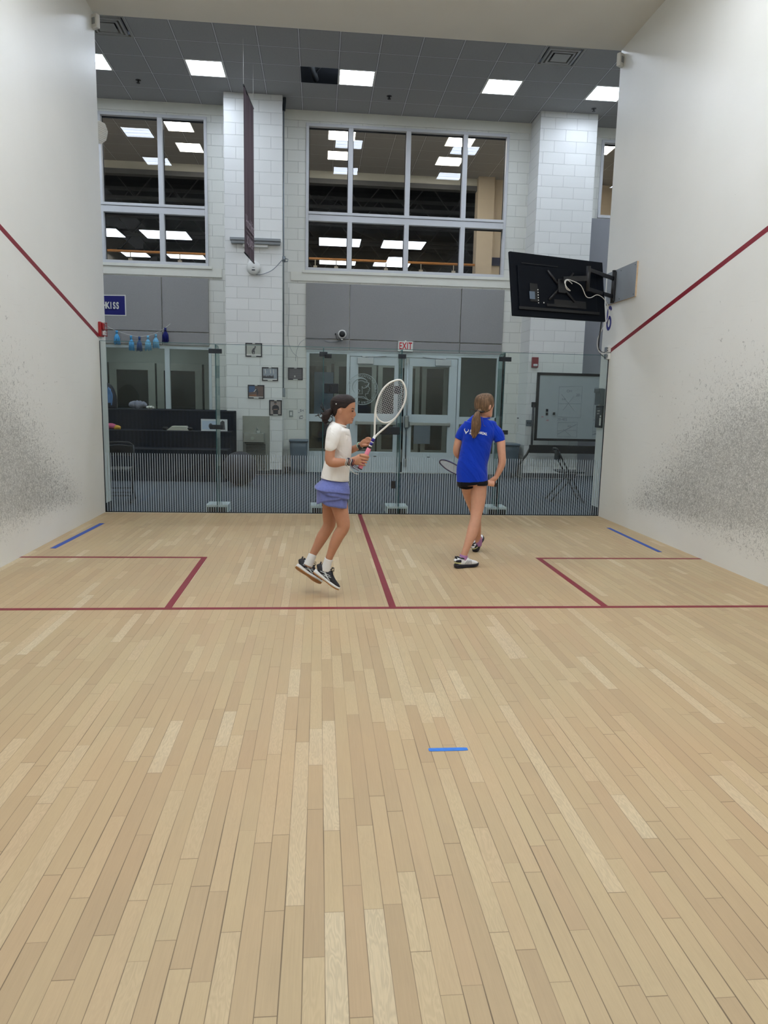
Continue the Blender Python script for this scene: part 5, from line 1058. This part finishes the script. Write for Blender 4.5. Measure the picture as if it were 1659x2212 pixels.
# near (right) arm
YR=5.665
b.loft([(P(723,937,5.715),.040,.040,(1,0,0)),(P(717,955,5.68),.039,.038,(1,0,0)),(P(713,978,5.665),.035,.034,(1,0,0)),(P(713.5,996,5.655),.036,.033,(1,0,.6)),(P(726,999.5,5.65),.034,.032,(0,0,1)),(P(738,998.5,5.645),.028,.027,(0,0,1)),(P(750,998,5.64),.022,.021,(0,0,1)),(P(757,997,5.64),.022,.019,(0,0,1))],seg=20)
b.loft([(P(755,997,5.64),.021,.017,(0,0,1)),(P(765,995.5,5.637),.031,.015,(0,0,1)),(P(774,994.5,5.634),.034,.014,(0,0,1)),(P(779,993.5,5.636),.031,.012,(0,0,1))],seg=18)
for i,(kx,ky) in enumerate(((787.0,983.5),(785.2,989.5),(782.6,995.4),(779.6,1001.2))):       # four fingers closed around the grip
    fx=.905;fy=.425; r=.0088-.0006*i
    Kp=P(kx-9.5,ky-.5,5.630); 
    finger(b,[Kp,P(kx+1,ky+2,5.630),P(kx+7.5,ky+3.4,5.640),P(kx+8.2,ky+3.8,5.662),P(kx+3,ky+1.8,5.686)],r)
finger(b,[P(768,989,5.645),P(776,983.5,5.655),P(785,982.5,5.648),P(792,985,5.643),P(796.5,986.5,5.650)],.0098)   # thumb
# far (left) arm
b.loft([(P(731,937,5.965),.040,.040,(1,0,0)),(P(733,958,6.0),.036,.036,(1,0,0)),(P(738,978,5.99),.032,.032,(1,0,.6)),(P(752,974,5.93),.030,.029,(0,0,1)),(P(766,969,5.85),.025,.024,(0,0,1)),(P(776,963.5,5.79),.021,.019,(0,0,1)),(P(780,961,5.77),.020,.017,(0,0,1))],seg=18)
b.loft([(P(779,961.5,5.775),.019,.015,(0,0,1)),(P(785,957.5,5.745),.027,.014,(0,0,1)),(P(790,955,5.725),.027,.012,(0,0,1)),(P(793,954,5.715),.022,.011,(0,0,1))],seg=16)
for i,(dy,dx) in enumerate(((-6.2,0),(-2.4,.6),(1.2,.3),(4.2,-.8))):
    finger(b,[P(790+dx,954+dy,5.722),P(795+dx,951.6+dy*.92,5.708),P(799.5+dx,952+dy*.8,5.695),P(801.5+dx*.5,954.8+dy*.8,5.685)],.0078)
finger(b,[P(784,961,5.735),P(790,962.3,5.70),P(795.5,961,5.675),P(799,959,5.660)],.0085)
# legs
b.loft([(P(727,1070,5.775),.078,.074,(1,0,0)),(P(733,1092,5.77),.063,.060,(1,0,0)),(P(737.5,1112,5.765),.055,.053,(1,0,0)),(P(741.5,1130,5.76),.050,.047,(1,0,0)),(P(740.5,1142,5.76),.046,.044,(1,0,.3)),(P(731,1157,5.76),.044,.043,(1,0,.3)),(P(723.5,1173,5.76),.040,.039,(1,0,.3)),(P(716,1192,5.762),.031,.031,(1,0,.3)),(P(710,1208,5.765),.027,.027,(1,0,.3)),(P(706,1222,5.77),.028,.030,(1,0,.3)),(P(703,1234,5.77),.03,.03,(1,0,.3))],seg=22)
b.loft([(P(718,1070,5.91),.076,.072,(1,0,0)),(P(713,1096,5.915),.060,.058,(1,0,0)),(P(711.5,1118,5.92),.051,.050,(1,0,0)),(P(711.5,1132,5.92),.047,.045,(1,0,.2)),(P(706,1144,5.92),.044,.043,(1,0,.4)),(P(696.5,1159,5.92),.044,.042,(1,0,.4)),(P(688,1175,5.915),.037,.036,(1,0,.4)),(P(680,1190,5.91),.030,.030,(1,0,.4)),(P(674,1201,5.905),.027,.027,(1,0,.4)),(P(669,1214,5.90),.028,.03,(1,0,.4)),(P(665,1224,5.895),.03,.03,(1,0,.4))],seg=22)
fuse(b,'body',M_SKINW,gw,.0035,3)
# face details
for s in (-1,1):
    e=P(760.6,888.0,YW)+Vector((0,s*.0385,0)); B().ell(e,(.0095,.0065,.0046),M=Matrix.Rotation(s*.5,4,'Z'),seg=12).obj('eye',M_EYE,gw)
    e0=P(756.2,883.0,YW)+Vector((0,s*.0535,0)); e1_=P(763.8,882.6,YW)+Vector((.002,s*.0335,0)); B().tube([e0,(e0+e1_)/2+Vector((.002,s*.002,.003)),e1_],[.0022,.0036,.0028],6).obj('eyebrow',M_BROW,gw)
B().ell(P(761.4,903.9,YW),(.0134,.0165,.0024),seg=16).ell(P(760.5,906.9,YW),(.0128,.0150,.0030),seg=16).obj('lips',M_LIP,gw)
# hair
cW=P(740,873,YW)
hl=[(700,903),(716,903),(722,901),(727,893),(729,884),(737,880),(744,882),(748,880),(753,874),(760,869.5),(766,868),(775,867)]
def hline(x):
    for (a,p_),(c_,q_) in zip(hl,hl[1:]):
        if a<=x<=c_: return p_+(q_-p_)*(x-a)/(c_-a)
    return 867
mpx=(P(741,873,YW)-P(740,873,YW)).length; ax_=(P(740,874,YW)-cW)
def keepW(c_):
    px_=740+(c_.x-cW.x)/mpx; py_=873-(c_.z-cW.z)/mpx; return py_<hline(px_)
hb_=shellmesh(hs,.0032,keepW,thick=.0052); hair=hb_.obj('hair',M_HAIRW,gw,smooth=True); sm=hair.modifiers.new('s','SMOOTH'); sm.iterations=4; sm.factor=.5
b=B(); b.loft([(P(721,884,YW),.02,.02,(0,1,0)),(P(715,888,YW),.022,.022,(0,1,0)),(P(709,892,YW-.01),.028,.026,(0,1,0)),(P(704,900,YW-.01),.032,.03,(0,1,0)),(P(703,908,YW-.01),.024,.024,(0,1,0)),(P(707,914,YW-.01),.010,.012,(0,1,0))],seg=18)
random.seed(5)
for pts in (((708,890),(700,884),(697,876),(695,869)),((706,892),(698,886),(694,880),(693,874)),((704,896),(696,893),(691,896),(686,897.5),(680,899)),((704,899),(697,900),(693,903),(689,899),(687,893)),((700,902),(696,908),(701,915),(706,918)),((707,904),(709,911),(715,912),(718,906),(717,899)),((703,905),(700,912),(704,917)),((711,897),(716,901),(719,896)),((699,889),(696,894),(693,889))):
    b.tube(curve([P(x,y,YW-.01+random.uniform(-.03,.03)) for x,y in pts],5),.0042,6)
for k in range(26):
    a=random.uniform(0,2*PI); e=P(704+12*math.cos(a)*random.random(),903+11*math.sin(a)*random.uniform(.5,1),YW+random.uniform(-.04,.03)); b.tube(curve([P(714,890,YW),P(708,896,YW+random.uniform(-.03,.03)),e],5),.0038,5)
fuse(b,'ponytail',M_HAIRW,gw,.004,1)
for px_,py_ in ((733,864.5),(726,872.5)): q=P(px_,py_,YW-.066); B().ell(q+Vector((0,-.002 if py_>870 else .012,0)),(.0045,.004,.0045),seg=10).obj('hair_gem',M_WHITE,gw)
# T-shirt
b=B(); b.loft([(P(733,917,YW),.062,.052,(0,1,0)),(P(731,921.5,YW),.115,.068,(0,1,0)),(P(730.5,929,YW),.160,.084,(0,1,0)),(P(731.5,945,YW),.156,.092,(0,1,0)),(P(732.5,963,YW),.142,.094,(0,1,0)),(P(731,985,YW),.136,.094,(0,1,0)),(P(727.5,1008,YW),.138,.097,(0,1,0)),(P(724.5,1025,YW),.146,.102,(0,1,0)),(P(723.5,1034,YW),.150,.104,(0,1,.0))],seg=32)
b.loft([(P(725,930,5.74),.054,.052,(1,0,0)),(P(722,935,5.705),.054,.052,(1,0,0)),(P(718,950,5.68),.050,.048,(1,0,0)),(P(714.5,966,5.67),.0425,.044,(1,0,0)),(P(714.2,968.5,5.67),.0415,.043,(1,0,0))],seg=22)
b.loft([(P(731,930,5.95),.054,.052,(1,0,0)),(P(732,936,5.975),.054,.052,(1,0,0)),(P(732.5,950,6.0),.050,.048,(1,0,0)),(P(733,966,6.0),.044,.045,(1,0,0))],seg=22)
tee=fuse(b,'t_shirt',M_TEE,gw,.004,3)
B().tube([P(733.2,917.6,YW)+Vector((.047*math.cos(a),.056*math.sin(a),-.013*math.cos(a)+.002)) for a in [2*PI*k/36 for k in range(36)]],.0062,8,closed=True).obj('neck_band',mat('white_rib',(226,222,216),.85),tee)
B().tube([P(723.6,1034.2,YW)+Vector((.102*math.cos(a),.1475*math.sin(a),-.011*math.cos(a))) for a in [2*PI*k/48 for k in range(48)]],.0032,6,closed=True).obj('hem',_mc['white_rib'],tee)
# layered skirt
def skirt(off,hem,top=1026):
    b=B(); n=72; m=14; rows=[]
    for k in range(m+1):
        row=[]
        for q in range(n):
            a=2*PI*q/n; ca,sa=math.cos(a),math.sin(a); pxq=718.5+33*ca; y=top+(hem(pxq,sa)-top)*k/m; t_=min(1,max(0,(y-1030)/24)); t_=t_*t_*(3-2*t_); ex=1-.36*t_; ca=math.copysign(abs(math.cos(a))**ex,math.cos(a)); sa=math.copysign(abs(math.sin(a))**ex,math.sin(a))
            c_=P(723.7+(718-723.7)*t_,y,YW); hx=(.090+(.113-.090)*t_+off*t_*(.35+.65*k/m)); hy=(.130+(.160-.130)*t_+off*t_*(.35+.65*k/m)); rip=1+.012*math.sin(a*9+off*300)*t_
            row.append(b.bm.verts.new(c_+Vector((hx*ca*rip,hy*sa*rip,0))))
        rows.append(row)
    for A_,C_ in zip(rows,rows[1:]):
        for q in range(n): f=b.bm.faces.new((A_[q],A_[(q+1)%n],C_[(q+1)%n],C_[q])); f.smooth=True
    bmesh.ops.recalc_face_normals(b.bm,faces=b.bm.faces); bmesh.ops.solidify(b.bm,geom=list(b.bm.faces),thickness=.0025); return b
def li(x,pts):
    if x<=pts[0][0]: return pts[0][1]
    for (a,p_),(c_,q_) in zip(pts,pts[1:]):
        if a<=x<=c_: return p_+(q_-p_)*(x-a)/(c_-a)
    return pts[-1][1]
sk=skirt(-.001,lambda x,s:li(x,[(684,1081),(700,1081),(712,1087),(725,1091),(740,1093),(752,1094)])).obj('skirt',M_SKIRT,gw,smooth=True)
skirt(.006,lambda x,s:li(x,[(684,1087),(692,1084),(702,1079),(715,1076),(733,1071.5),(752,1066)])).obj('left_flap',M_SKIRT,sk,smooth=True)
skirt(.012,lambda x,s:li(x,[(684,1050),(697,1056),(712,1064),(735,1072),(752,1076)])).obj('right_flap',M_SKIRT,sk,smooth=True)
skirt(.019,lambda x,s:li(x,[(684,1052.5),(705,1056.5),(725,1059),(752,1064)])).obj('upper_tier',M_SKIRT,sk,smooth=True)
# socks and shoes
b=B(); b.loft([(P(710.5,1206.5,5.765),.0315,.0315,(1,0,.3)),(P(708,1214,5.768),.032,.033,(1,0,.3)),(P(705,1224,5.77),.035,.035,(1,0,.3)),(P(703,1233,5.77),.036,.035,(1,0,.3))],seg=22); b.obj('sock',M_SOCKW,gw,smooth=True)
b=B(); b.loft([(P(675.5,1197.5,5.905),.0315,.0315,(1,0,.4)),(P(672.5,1205,5.90),.032,.033,(1,0,.4)),(P(668.5,1214,5.90),.035,.035,(1,0,.4)),(P(665,1222,5.895),.036,.035,(1,0,.4))],seg=22); b.obj('sock',M_SOCKW,gw,smooth=True)
M_SB=mat('black_shoe_mesh',(22,22,30),.6,bs=.3,bscale=400); M_SWH=mat('white_midsole',(228,228,226),.5); M_GUM=mat('gum_outsole',(160,108,56),.6); M_SIL=mat('silver_white_stripe',(206,212,214),.45); M_MINT=mat('mint_lining',(150,190,178),.7)
shoe(gw,P(678.5,1237.5,5.775),P(730,1274.5,5.75),(.45,.10,.8),.222,M_SB,M_SWH,M_GUM,M_SB,(M_BLACK,M_SIL),'cross')
shoe(gw,P(640,1226,5.905),P(693,1262,5.885),(.45,.42,.8),.222,M_SB,M_SWH,M_GUM,M_SB,(M_BLACK,M_SIL),'cross')
# bracelets and watch
random.seed(11); cols=[mat('bracelet_white',(212,206,196),.7),mat('bracelet_navy',(32,36,66),.7),mat('bracelet_green',(26,70,56),.7),mat('bracelet_grey',(120,116,124),.7),mat('bracelet_maroon',(110,32,50),.7)]
for k in range(11):
    px_=746.5+k*1.55; c_=P(px_,997.8+.4*math.sin(k),5.641); b=B(); r1=.0235+.0015*random.random(); tilt=random.uniform(-.5,.5)
    b.tube([c_+Vector((.006*math.cos(a)*tilt*2+.004*math.sin(a*3),r1*math.cos(a),(r1+.003)*math.sin(a))) for a in [2*PI*q/24 for q in range(24)]],.0024,6,closed=True); b.obj('bracelet',cols[[0,3,0,2,1,1,3,1,0,1,4][k]],gw)
for k,(pts,ci) in enumerate(((((751,1005),(757,1012),(763,1020),(768,1023),(774,1024)),0),(((757,1004),(763,1010),(770,1014),(775,1017)),4),(((762,1003),(768,1009),(774,1011),(779,1012.5)),4),(((749,1004),(753,1011),(759,1017)),0),(((760,1004),(764,1011),(768,1013)),1),(((765,1002),(770,1007),(776,1010)),1),(((755,1003),(760,1010),(764,1012)),3))):
    B().tube(curve([P(x,y,5.625) for x,y in pts],4),.0019,6).obj('bracelet_tie',cols[ci],gw)
wt=P(777,962.5,5.785); wd=(P(780,961,5.77)-P(770,967,5.83)).normalized(); wu=wd.orthogonal().normalized(); wv=wd.cross(wu)
B().tube([wt+(wu*math.cos(a)+wv*math.sin(a))*.0225 for a in [2*PI*q/28 for q in range(28)]],.0052,8,closed=True).obj('watch_strap',mat('mint_strap',(150,182,162),.6),gw)
B().box(-.013,.013,-.006,.006,-.020,.020,.004,M=Matrix.Translation(wt+Vector((.0,-.022,-.010)))@Matrix.Rotation(-.4,4,'Y')).obj('watch_face',M_BLACK,gw)
M_RW=mat('white_racket_frame',(226,226,220),.35); M_PINK=mat('pink_grip',(232,140,164),.7,bs=.3,bscale=120); M_RB=mat('blue_band',(26,22,126),.4)
rw,_q=racket('white squash racket with pink grip raised in front of the girl in white',P(777.5,1011.5,5.660),P(861.5,831,5.640),(1,.0,.4),M_RW,[(.158,.172,M_BLACK),(.172,.182,M_RW),(.182,.204,M_RB),(.204,.210,M_RW),(.210,.236,M_RB)],M_PINK)

# ------------------------------------------------------------ girl in blue, seen from behind, walking away
YB=6.85; gb=thing('person','girl in blue T-shirt and black shorts seen from behind with brown ponytail','person',Vector((P(1006,1226,6.72).x,6.85,0)))
b=B(); slb=[(849.5,1040,1051,.02),(853,1032,1059.5,.055),(859,1028,1064,.074),(867,1026,1066.2,.083),(876,1026,1066.8,.085),(884,1028.5,1066.6,.080),(890,1034,1066.2,.072),(895,1041,1065,.060),(899,1047,1063.4,.046),(902,1051,1060.5,.03)]
hbs=head(b,slb,YB,1)
b.loft([(P(1048,884,YB),.05,.05,(0,1,0)),(P(1047,894,YB),.046,.044,(0,1,0)),(P(1044,902,YB),.050,.048,(0,1,0)),(P(1040,910,YB),.07,.055,(0,1,0))],seg=24)
b.ell(P(1058.6,880,6.765),(.009,.013,.024),M=Matrix.Rotation(.2,4,'Y'),seg=14); pass
b.loft([(P(1038,910,YB),.09,.05,(1,0,0)),(P(1037,922,YB),.135,.070,(1,0,.1)),(P(1031,950,YB),.125,.085,(1,0,0)),(P(1024,985,YB),.112,.080,(1,0,0)),(P(1020,1015,YB),.118,.085,(1,0,0)),(P(1019,1038,YB),.120,.088,(1,0,0)),(P(1019,1048,YB),.11,.08,(1,0,0))],seg=24)
# right arm, hand closed on the grip behind the hip
b.loft([(P(1071,931,6.845),.041,.040,(1,0,0)),(P(1081,950,6.82),.040,.038,(1,0,0)),(P(1083,972,6.80),.037,.035,(1,0,0)),(P(1085,993,6.79),.033,.031,(1,0,0)),(P(1083.5,1004,6.79),.032,.030,(1,0,0)),(P(1078,1018,6.80),.027,.026,(1,0,.3)),(P(1072,1030,6.81),.022,.020,(1,0,.4)),(P(1069,1034,6.81),.022,.018,(1,0,.4))],seg=20)
b.loft([(P(1070,1032,6.81),.021,.018,(1,0,.6)),(P(1065.5,1036.5,6.815),.030,.016,(1,0,.5)),(P(1062,1040.5,6.82),.032,.014,(1,0,.4)),(P(1061,1042.5,6.82),.028,.012,(1,0,.3))],seg=16)
for i in range(4):
    q=P(1055.5+3.6*i,1041.6+.55*i,6.80); finger(b,[q+Vector((.004,.022,.012)),q+Vector((0,-.006,.006)),q+Vector((-.002,-.016,-.010)),q+Vector((-.003,-.008,-.026)),q+Vector((-.002,.012,-.027))],.0086)
finger(b,[P(1063,1037,6.84),P(1056,1039,6.855),P(1052,1042.5,6.85),P(1051,1045,6.835)],.0092)
# left arm bent forward
b.loft([(P(1007,924,6.865),.040,.040,(1,0,0)),(P(997,938,6.89),.040,.039,(1,0,0)),(P(990,955,6.90),.036,.035,(1,0,0)),(P(986,972,6.91),.031,.031,(1,0,.2)),(P(988.5,981,6.94),.031,.030,(1,0,.4)),(P(997,988,7.03),.028,.027,(0,0,1)),(P(1006,991,7.12),.022,.021,(0,0,1)),(P(1010,992,7.16),.022,.018,(0,0,1))],seg=20)
b.loft([(P(1009,992,7.15),.021,.017,(0,0,1)),(P(1013,993,7.19),.033,.015,(0,0,1)),(P(1016,994,7.23),.033,.013,(0,0,1))],seg=16)
for i in range(4): q=P(1016,988+4.2*i,7.225); finger(b,[q,q+Vector((.012,.022,0)),q+Vector((.030,.034,-.004)),q+Vector((.044,.030,-.008))],.0082)
finger(b,[P(1013,987,7.19),P(1018,984,7.20),P(1022,983.5,7.21),P(1024,984,7.22)],.009)
# legs: the right one bears the weight, the left one steps ahead behind it
b.loft([(P(1034,1046,6.85),.072,.072,(1,0,0)),(P(1033.5,1066,6.845),.071,.069,(1,0,0)),(P(1032,1090,6.83),.063,.061,(1,0,0)),(P(1029,1110,6.81),.052,.051,(1,0,0)),(P(1026,1126,6.79),.048,.048,(1,0,0)),(P(1022.5,1140,6.775),.050,.048,(1,0,0)),(P(1019,1154,6.76),.048,.046,(1,0,.2)),(P(1013,1170,6.745),.039,.038,(1,0,.3)),(P(1007.5,1184,6.735),.032,.031,(1,0,.3)),(P(1003.5,1195,6.73),.031,.032,(1,0,.3)),(P(1000.5,1206,6.73),.033,.034,(1,0,.3)),(P(1000,1213,6.73),.03,.03,(1,0,.3))],seg=22)
b.loft([(P(1011,1044,6.88),.068,.068,(1,0,0)),(P(1014,1062,6.98),.066,.062,(1,0,0)),(P(1019,1082,7.10),.056,.055,(1,0,0)),(P(1024,1098,7.20),.050,.050,(1,0,0)),(P(1027,1112,7.24),.047,.047,(1,0,0)),(P(1028.5,1128,7.27),.048,.046,(1,0,0)),(P(1030,1144,7.31),.042,.040,(1,0,0)),(P(1032,1158,7.355),.032,.031,(1,0,0)),(P(1033,1168,7.385),.031,.031,(1,0,0)),(P(1032,1177,7.405),.032,.032,(1,0,0))],seg=22)
fuse(b,'body',M_SKINB,gb,.004,3)
B().ell(P(1066.5,877,6.925),(.006,.008,.005),seg=10).obj('eye',M_EYE,gb)
cB=P(1046,873,YB); mb=(P(1047,873,YB)-cB).length
def keepB(c_):
    f=(c_.x-cB.x)*.85+(c_.y-cB.y)*.5; py_=873-(c_.z-cB.z)/mb
    thr=li(py_,[(848,.2),(854,.085),(860,.062),(868,.047),(875,.032),(881,.012),(886,-.004),(890,-.03),(892.5,-.06),(896,-.2)])
    return f<thr and py_<893
hb_=shellmesh(hbs,.0045,keepB,thick=.0065); hair=hb_.obj('hair',M_HAIRB,gb,smooth=True); sm=hair.modifiers.new('s','SMOOTH'); sm.iterations=4; sm.factor=.5
b=B(); b.loft([(P(1037,886.5,6.775),.022,.016,(1,0,0)),(P(1033.5,890,6.755),.018,.015,(1,0,0)),(P(1031,897,6.74),.030,.020,(1,0,0)),(P(1029,908,6.735),.041,.025,(1,0,0)),(P(1028.5,920,6.735),.044,.026,(1,0,0)),(P(1027,931,6.737),.036,.022,(1,0,0)),(P(1025.5,940,6.74),.020,.014,(1,0,0)),(P(1024,947,6.745),.005,.005,(1,0,0))],seg=22)
random.seed(9)
for k in range(22):
    o_=random.uniform(-1,1); b.tube(curve([P(1034,890,6.75),P(1031+o_*6,903,6.722+.01*abs(o_)),P(1028.5+o_*10,922,6.722+.018*abs(o_)),P(1025+o_*7,940+random.uniform(-4,8),6.735)],5),.0032,5)
fuse(b,'ponytail',M_HAIRB,gb,.0035,1)
for pts in (((1028,889),(1020,884),(1015,886),(1016,892)),((1040,893),(1042,905),(1045,918),(1049,921)),((1029,893),(1022,899),(1020,905))): B().tube(curve([P(x,y,6.735) for x,y in pts],5),.0012,5).obj('loose_strand',M_HAIRB,gb)
B().tube([P(1036,888.2,6.765)+Vector((.030*math.cos(a),.020*math.sin(a),.004*math.sin(a)-.005*math.cos(a))) for a in [2*PI*q/24 for q in range(24)]],.0065,8,closed=True).tube(curve([P(1030,887.5,6.76),P(1040,889.5,6.768),P(1050,887,6.78)],5),.005,6).obj('hair_tie',M_BLACK,gb)
# blue T-shirt
b=B(); b.loft([(P(1041,901.5,YB),.068,.058,(1,0,-.1)),(P(1040,904.5,YB),.096,.064,(1,0,-.1)),(P(1039.5,909,YB),.125,.073,(1,0,-.1)),(P(1039,916,YB),.146,.086,(1,0,-.1)),(P(1036,926,YB),.152,.094,(1,0,-.06)),(P(1034,937,YB),.147,.098,(1,0,-.03)),(P(1031,952,YB),.136,.098,(1,0,0)),(P(1027,974,YB),.136,.096,(1,0,0)),(P(1022.5,994,YB),.134,.098,(1,0,0)),(P(1019.5,1012,YB),.139,.104,(1,0,0)),(P(1019.8,1030,YB),.141,.108,(1,0,0)),(P(1020,1040,YB),.141,.109,(1,0,0))],seg=36)
b.loft([(P(1064,926,6.85),.050,.050,(1,0,0)),(P(1072,934,6.84),.055,.052,(1,0,0)),(P(1077.5,943,6.83),.052,.049,(1,0,0)),(P(1079.8,954.5,6.82),.047,.047,(1,0,-.2))],seg=22)
b.loft([(P(1015,920,6.86),.050,.050,(1,0,0)),(P(1006,927,6.87),.055,.050,(1,0,0)),(P(997.5,937,6.885),.048,.047,(1,0,0)),(P(991.5,948.5,6.895),.042,.045,(1,0,.2))],seg=22)
teeb=fuse(b,'t_shirt',M_TEEB,gb,.0045,14)
B().tube([P(1042,902.3,YB)+Vector((.064*math.cos(a),.056*math.sin(a),.0+.007*math.sin(a)+.002)) for a in [2*PI*k/36 for k in range(36)]],.0065,8,closed=True).obj('neck_band',M_TEEB,teeb)
b=B(); b.loft([(P(1019.5,1026,YB),.128,.096,(1,0,0)),(P(1019.5,1040,YB),.139,.108,(1,0,0)),(P(1020,1045.5,YB),.136,.106,(1,0,0))],seg=28)
b.loft([(P(1035,1036,YB),.072,.088,(1,0,0)),(P(1034.5,1047.5,6.85),.084,.084,(1,0,.2))],seg=24); b.loft([(P(1008,1036,6.86),.075,.088,(1,0,0)),(P(1008.5,1049,6.88),.082,.080,(1,0,-.15))],seg=24)
fuse(b,'shorts',M_SHORTS,gb,.0045,2)
# printing on the back of the shirt, laid on the cloth
bvh=BVHTree.FromPolygons([v.co for v in teeb.data.vertices],[p.vertices for p in teeb.data.polygons])
def onshirt(px_,py_):
    d=(at(px_,py_,Y=6.)-CP).normalized(); h_,n_,_,_=bvh.ray_cast(CP,d)
    if h_ is None: h_=P(px_,py_,6.75); n_=Vector((0,-1,0))
    return h_,n_
M_PRT=mat('white_shirt_print',(232,236,240),.6); b=B()
def glyph(b,ch,px_,py_,size,ang,sx=1.):
    h_,n_=onshirt(px_,py_); x=Vector((math.cos(ang),0,math.sin(ang))); x=(x-n_*x.dot(n_)).normalized(); y=n_.cross(x); b.add(text_mesh(ch,size,basis(h_+n_*.0022,x,y),sx=sx,bold=.0012,extr=.0006),Matrix())
for k,ch in enumerate('RAFA NADAL'):
    if ch!=' ': glyph(b,ch,1017.2+k*3.72,931.3+k*.72,.030,-.19,.85)
for k,ch in enumerate('ACADEMY'): glyph(b,ch,1015.6+k*2.4,936.2+k*.46,.019,-.19,.85)
b.obj('shirt_lettering',M_PRT,teeb)
b=B(); h_,n_=onshirt(1007.5,931.5); x=Vector((1,0,-.1)); x=(x-n_*x.dot(n_)).normalized(); y=n_.cross(x); Mx=basis(h_+n_*.002,x,y)
for s in (-1,1):
    pts=[(.003*s,-.004),(.012*s,.002),(.019*s,.010),(.021*s,.016),(.012*s,.022),(.022*s,.019),(.027*s,.011),(.020*s,-.001),(.009*s,-.012),(.002*s,-.024),(.0,-.026),(0,-.01)]
    vs=[b.bm.verts.new(Mx@Vector((p_[0],p_[1],.0006*s))) for p_ in pts]; b.bm.faces.new(vs if s>0 else vs[::-1])
bmesh.ops.triangulate(b.bm,faces=b.bm.faces); b.obj('shirt_emblem',M_PRT,teeb)
b=B(); b.loft([(P(1002,1198.5,6.73),.036,.036,(1,0,.2)),(P(1001,1204,6.73),.036,.037,(1,0,.2)),(P(1000.5,1211,6.73),.036,.036,(1,0,.2))],seg=20); b.obj('sock',M_SOCKP,gb,smooth=True)
b=B(); b.loft([(P(1034.5,1162,7.375),.034,.034,(1,0,0)),(P(1034,1169,7.39),.035,.036,(1,0,0)),(P(1032.5,1177,7.405),.036,.037,(1,0,0))],seg=20); b.obj('sock',M_SOCKP,gb,smooth=True)
M_SW2=mat('white_shoe_leather',(230,232,234),.5); M_SN=mat('navy_black_rubber',(22,22,36),.5); M_GRS=mat('dark_grey_stripe',(70,72,84),.5)
H=P(985,1228.5,6.70); H.z=.008; T=H+Vector((.205,.085,.004))
shoe(gb,H,T,(0,0,1),.228,M_SW2,M_SN,M_SN,M_SN,(M_WHITE,M_GRS),'side')
H=P(1027.5,1191,7.40); T=H+Vector((.085,.16,.115))
shoe(gb,H,T,(-.35,-.15,.9),.222,M_SW2,M_SN,M_SN,M_SN,(M_WHITE,M_GRS),'side')
M_RD=mat('navy_racket_frame',(34,32,72),.35,var=.3,scale=18); M_OG=mat('orange_black_grip',(150,74,34),.7,var=.4,scale=60)
bt=P(1070.5,1047.5,6.80); tp_=P(961,1004,7.27)
rb,_q=racket('dark navy squash racket held low behind the hip of the girl in blue',bt,bt+(tp_-bt).normalized()*.686,(0,.9,-.42),M_RD,[(.2,.21,M_WHITE),(.45,.45,M_WHITE)][:1],M_OG)
# ================================================================= WORLD, VIEW
w=bpy.data.worlds.new('world'); SC.world=w; w.use_nodes=True; w.node_tree.nodes['Background'].inputs[0].default_value=(.5,.52,.55,1); w.node_tree.nodes['Background'].inputs[1].default_value=.02
SC.view_settings.view_transform='Standard'; SC.view_settings.look='None'; SC.view_settings.gamma=1; SC.view_settings.use_curve_mapping=False; SC.view_settings.exposure=0.12
SC.cycles.transparent_max_bounces=24; SC.cycles.max_bounces=8; SC.cycles.sample_clamp_indirect=4
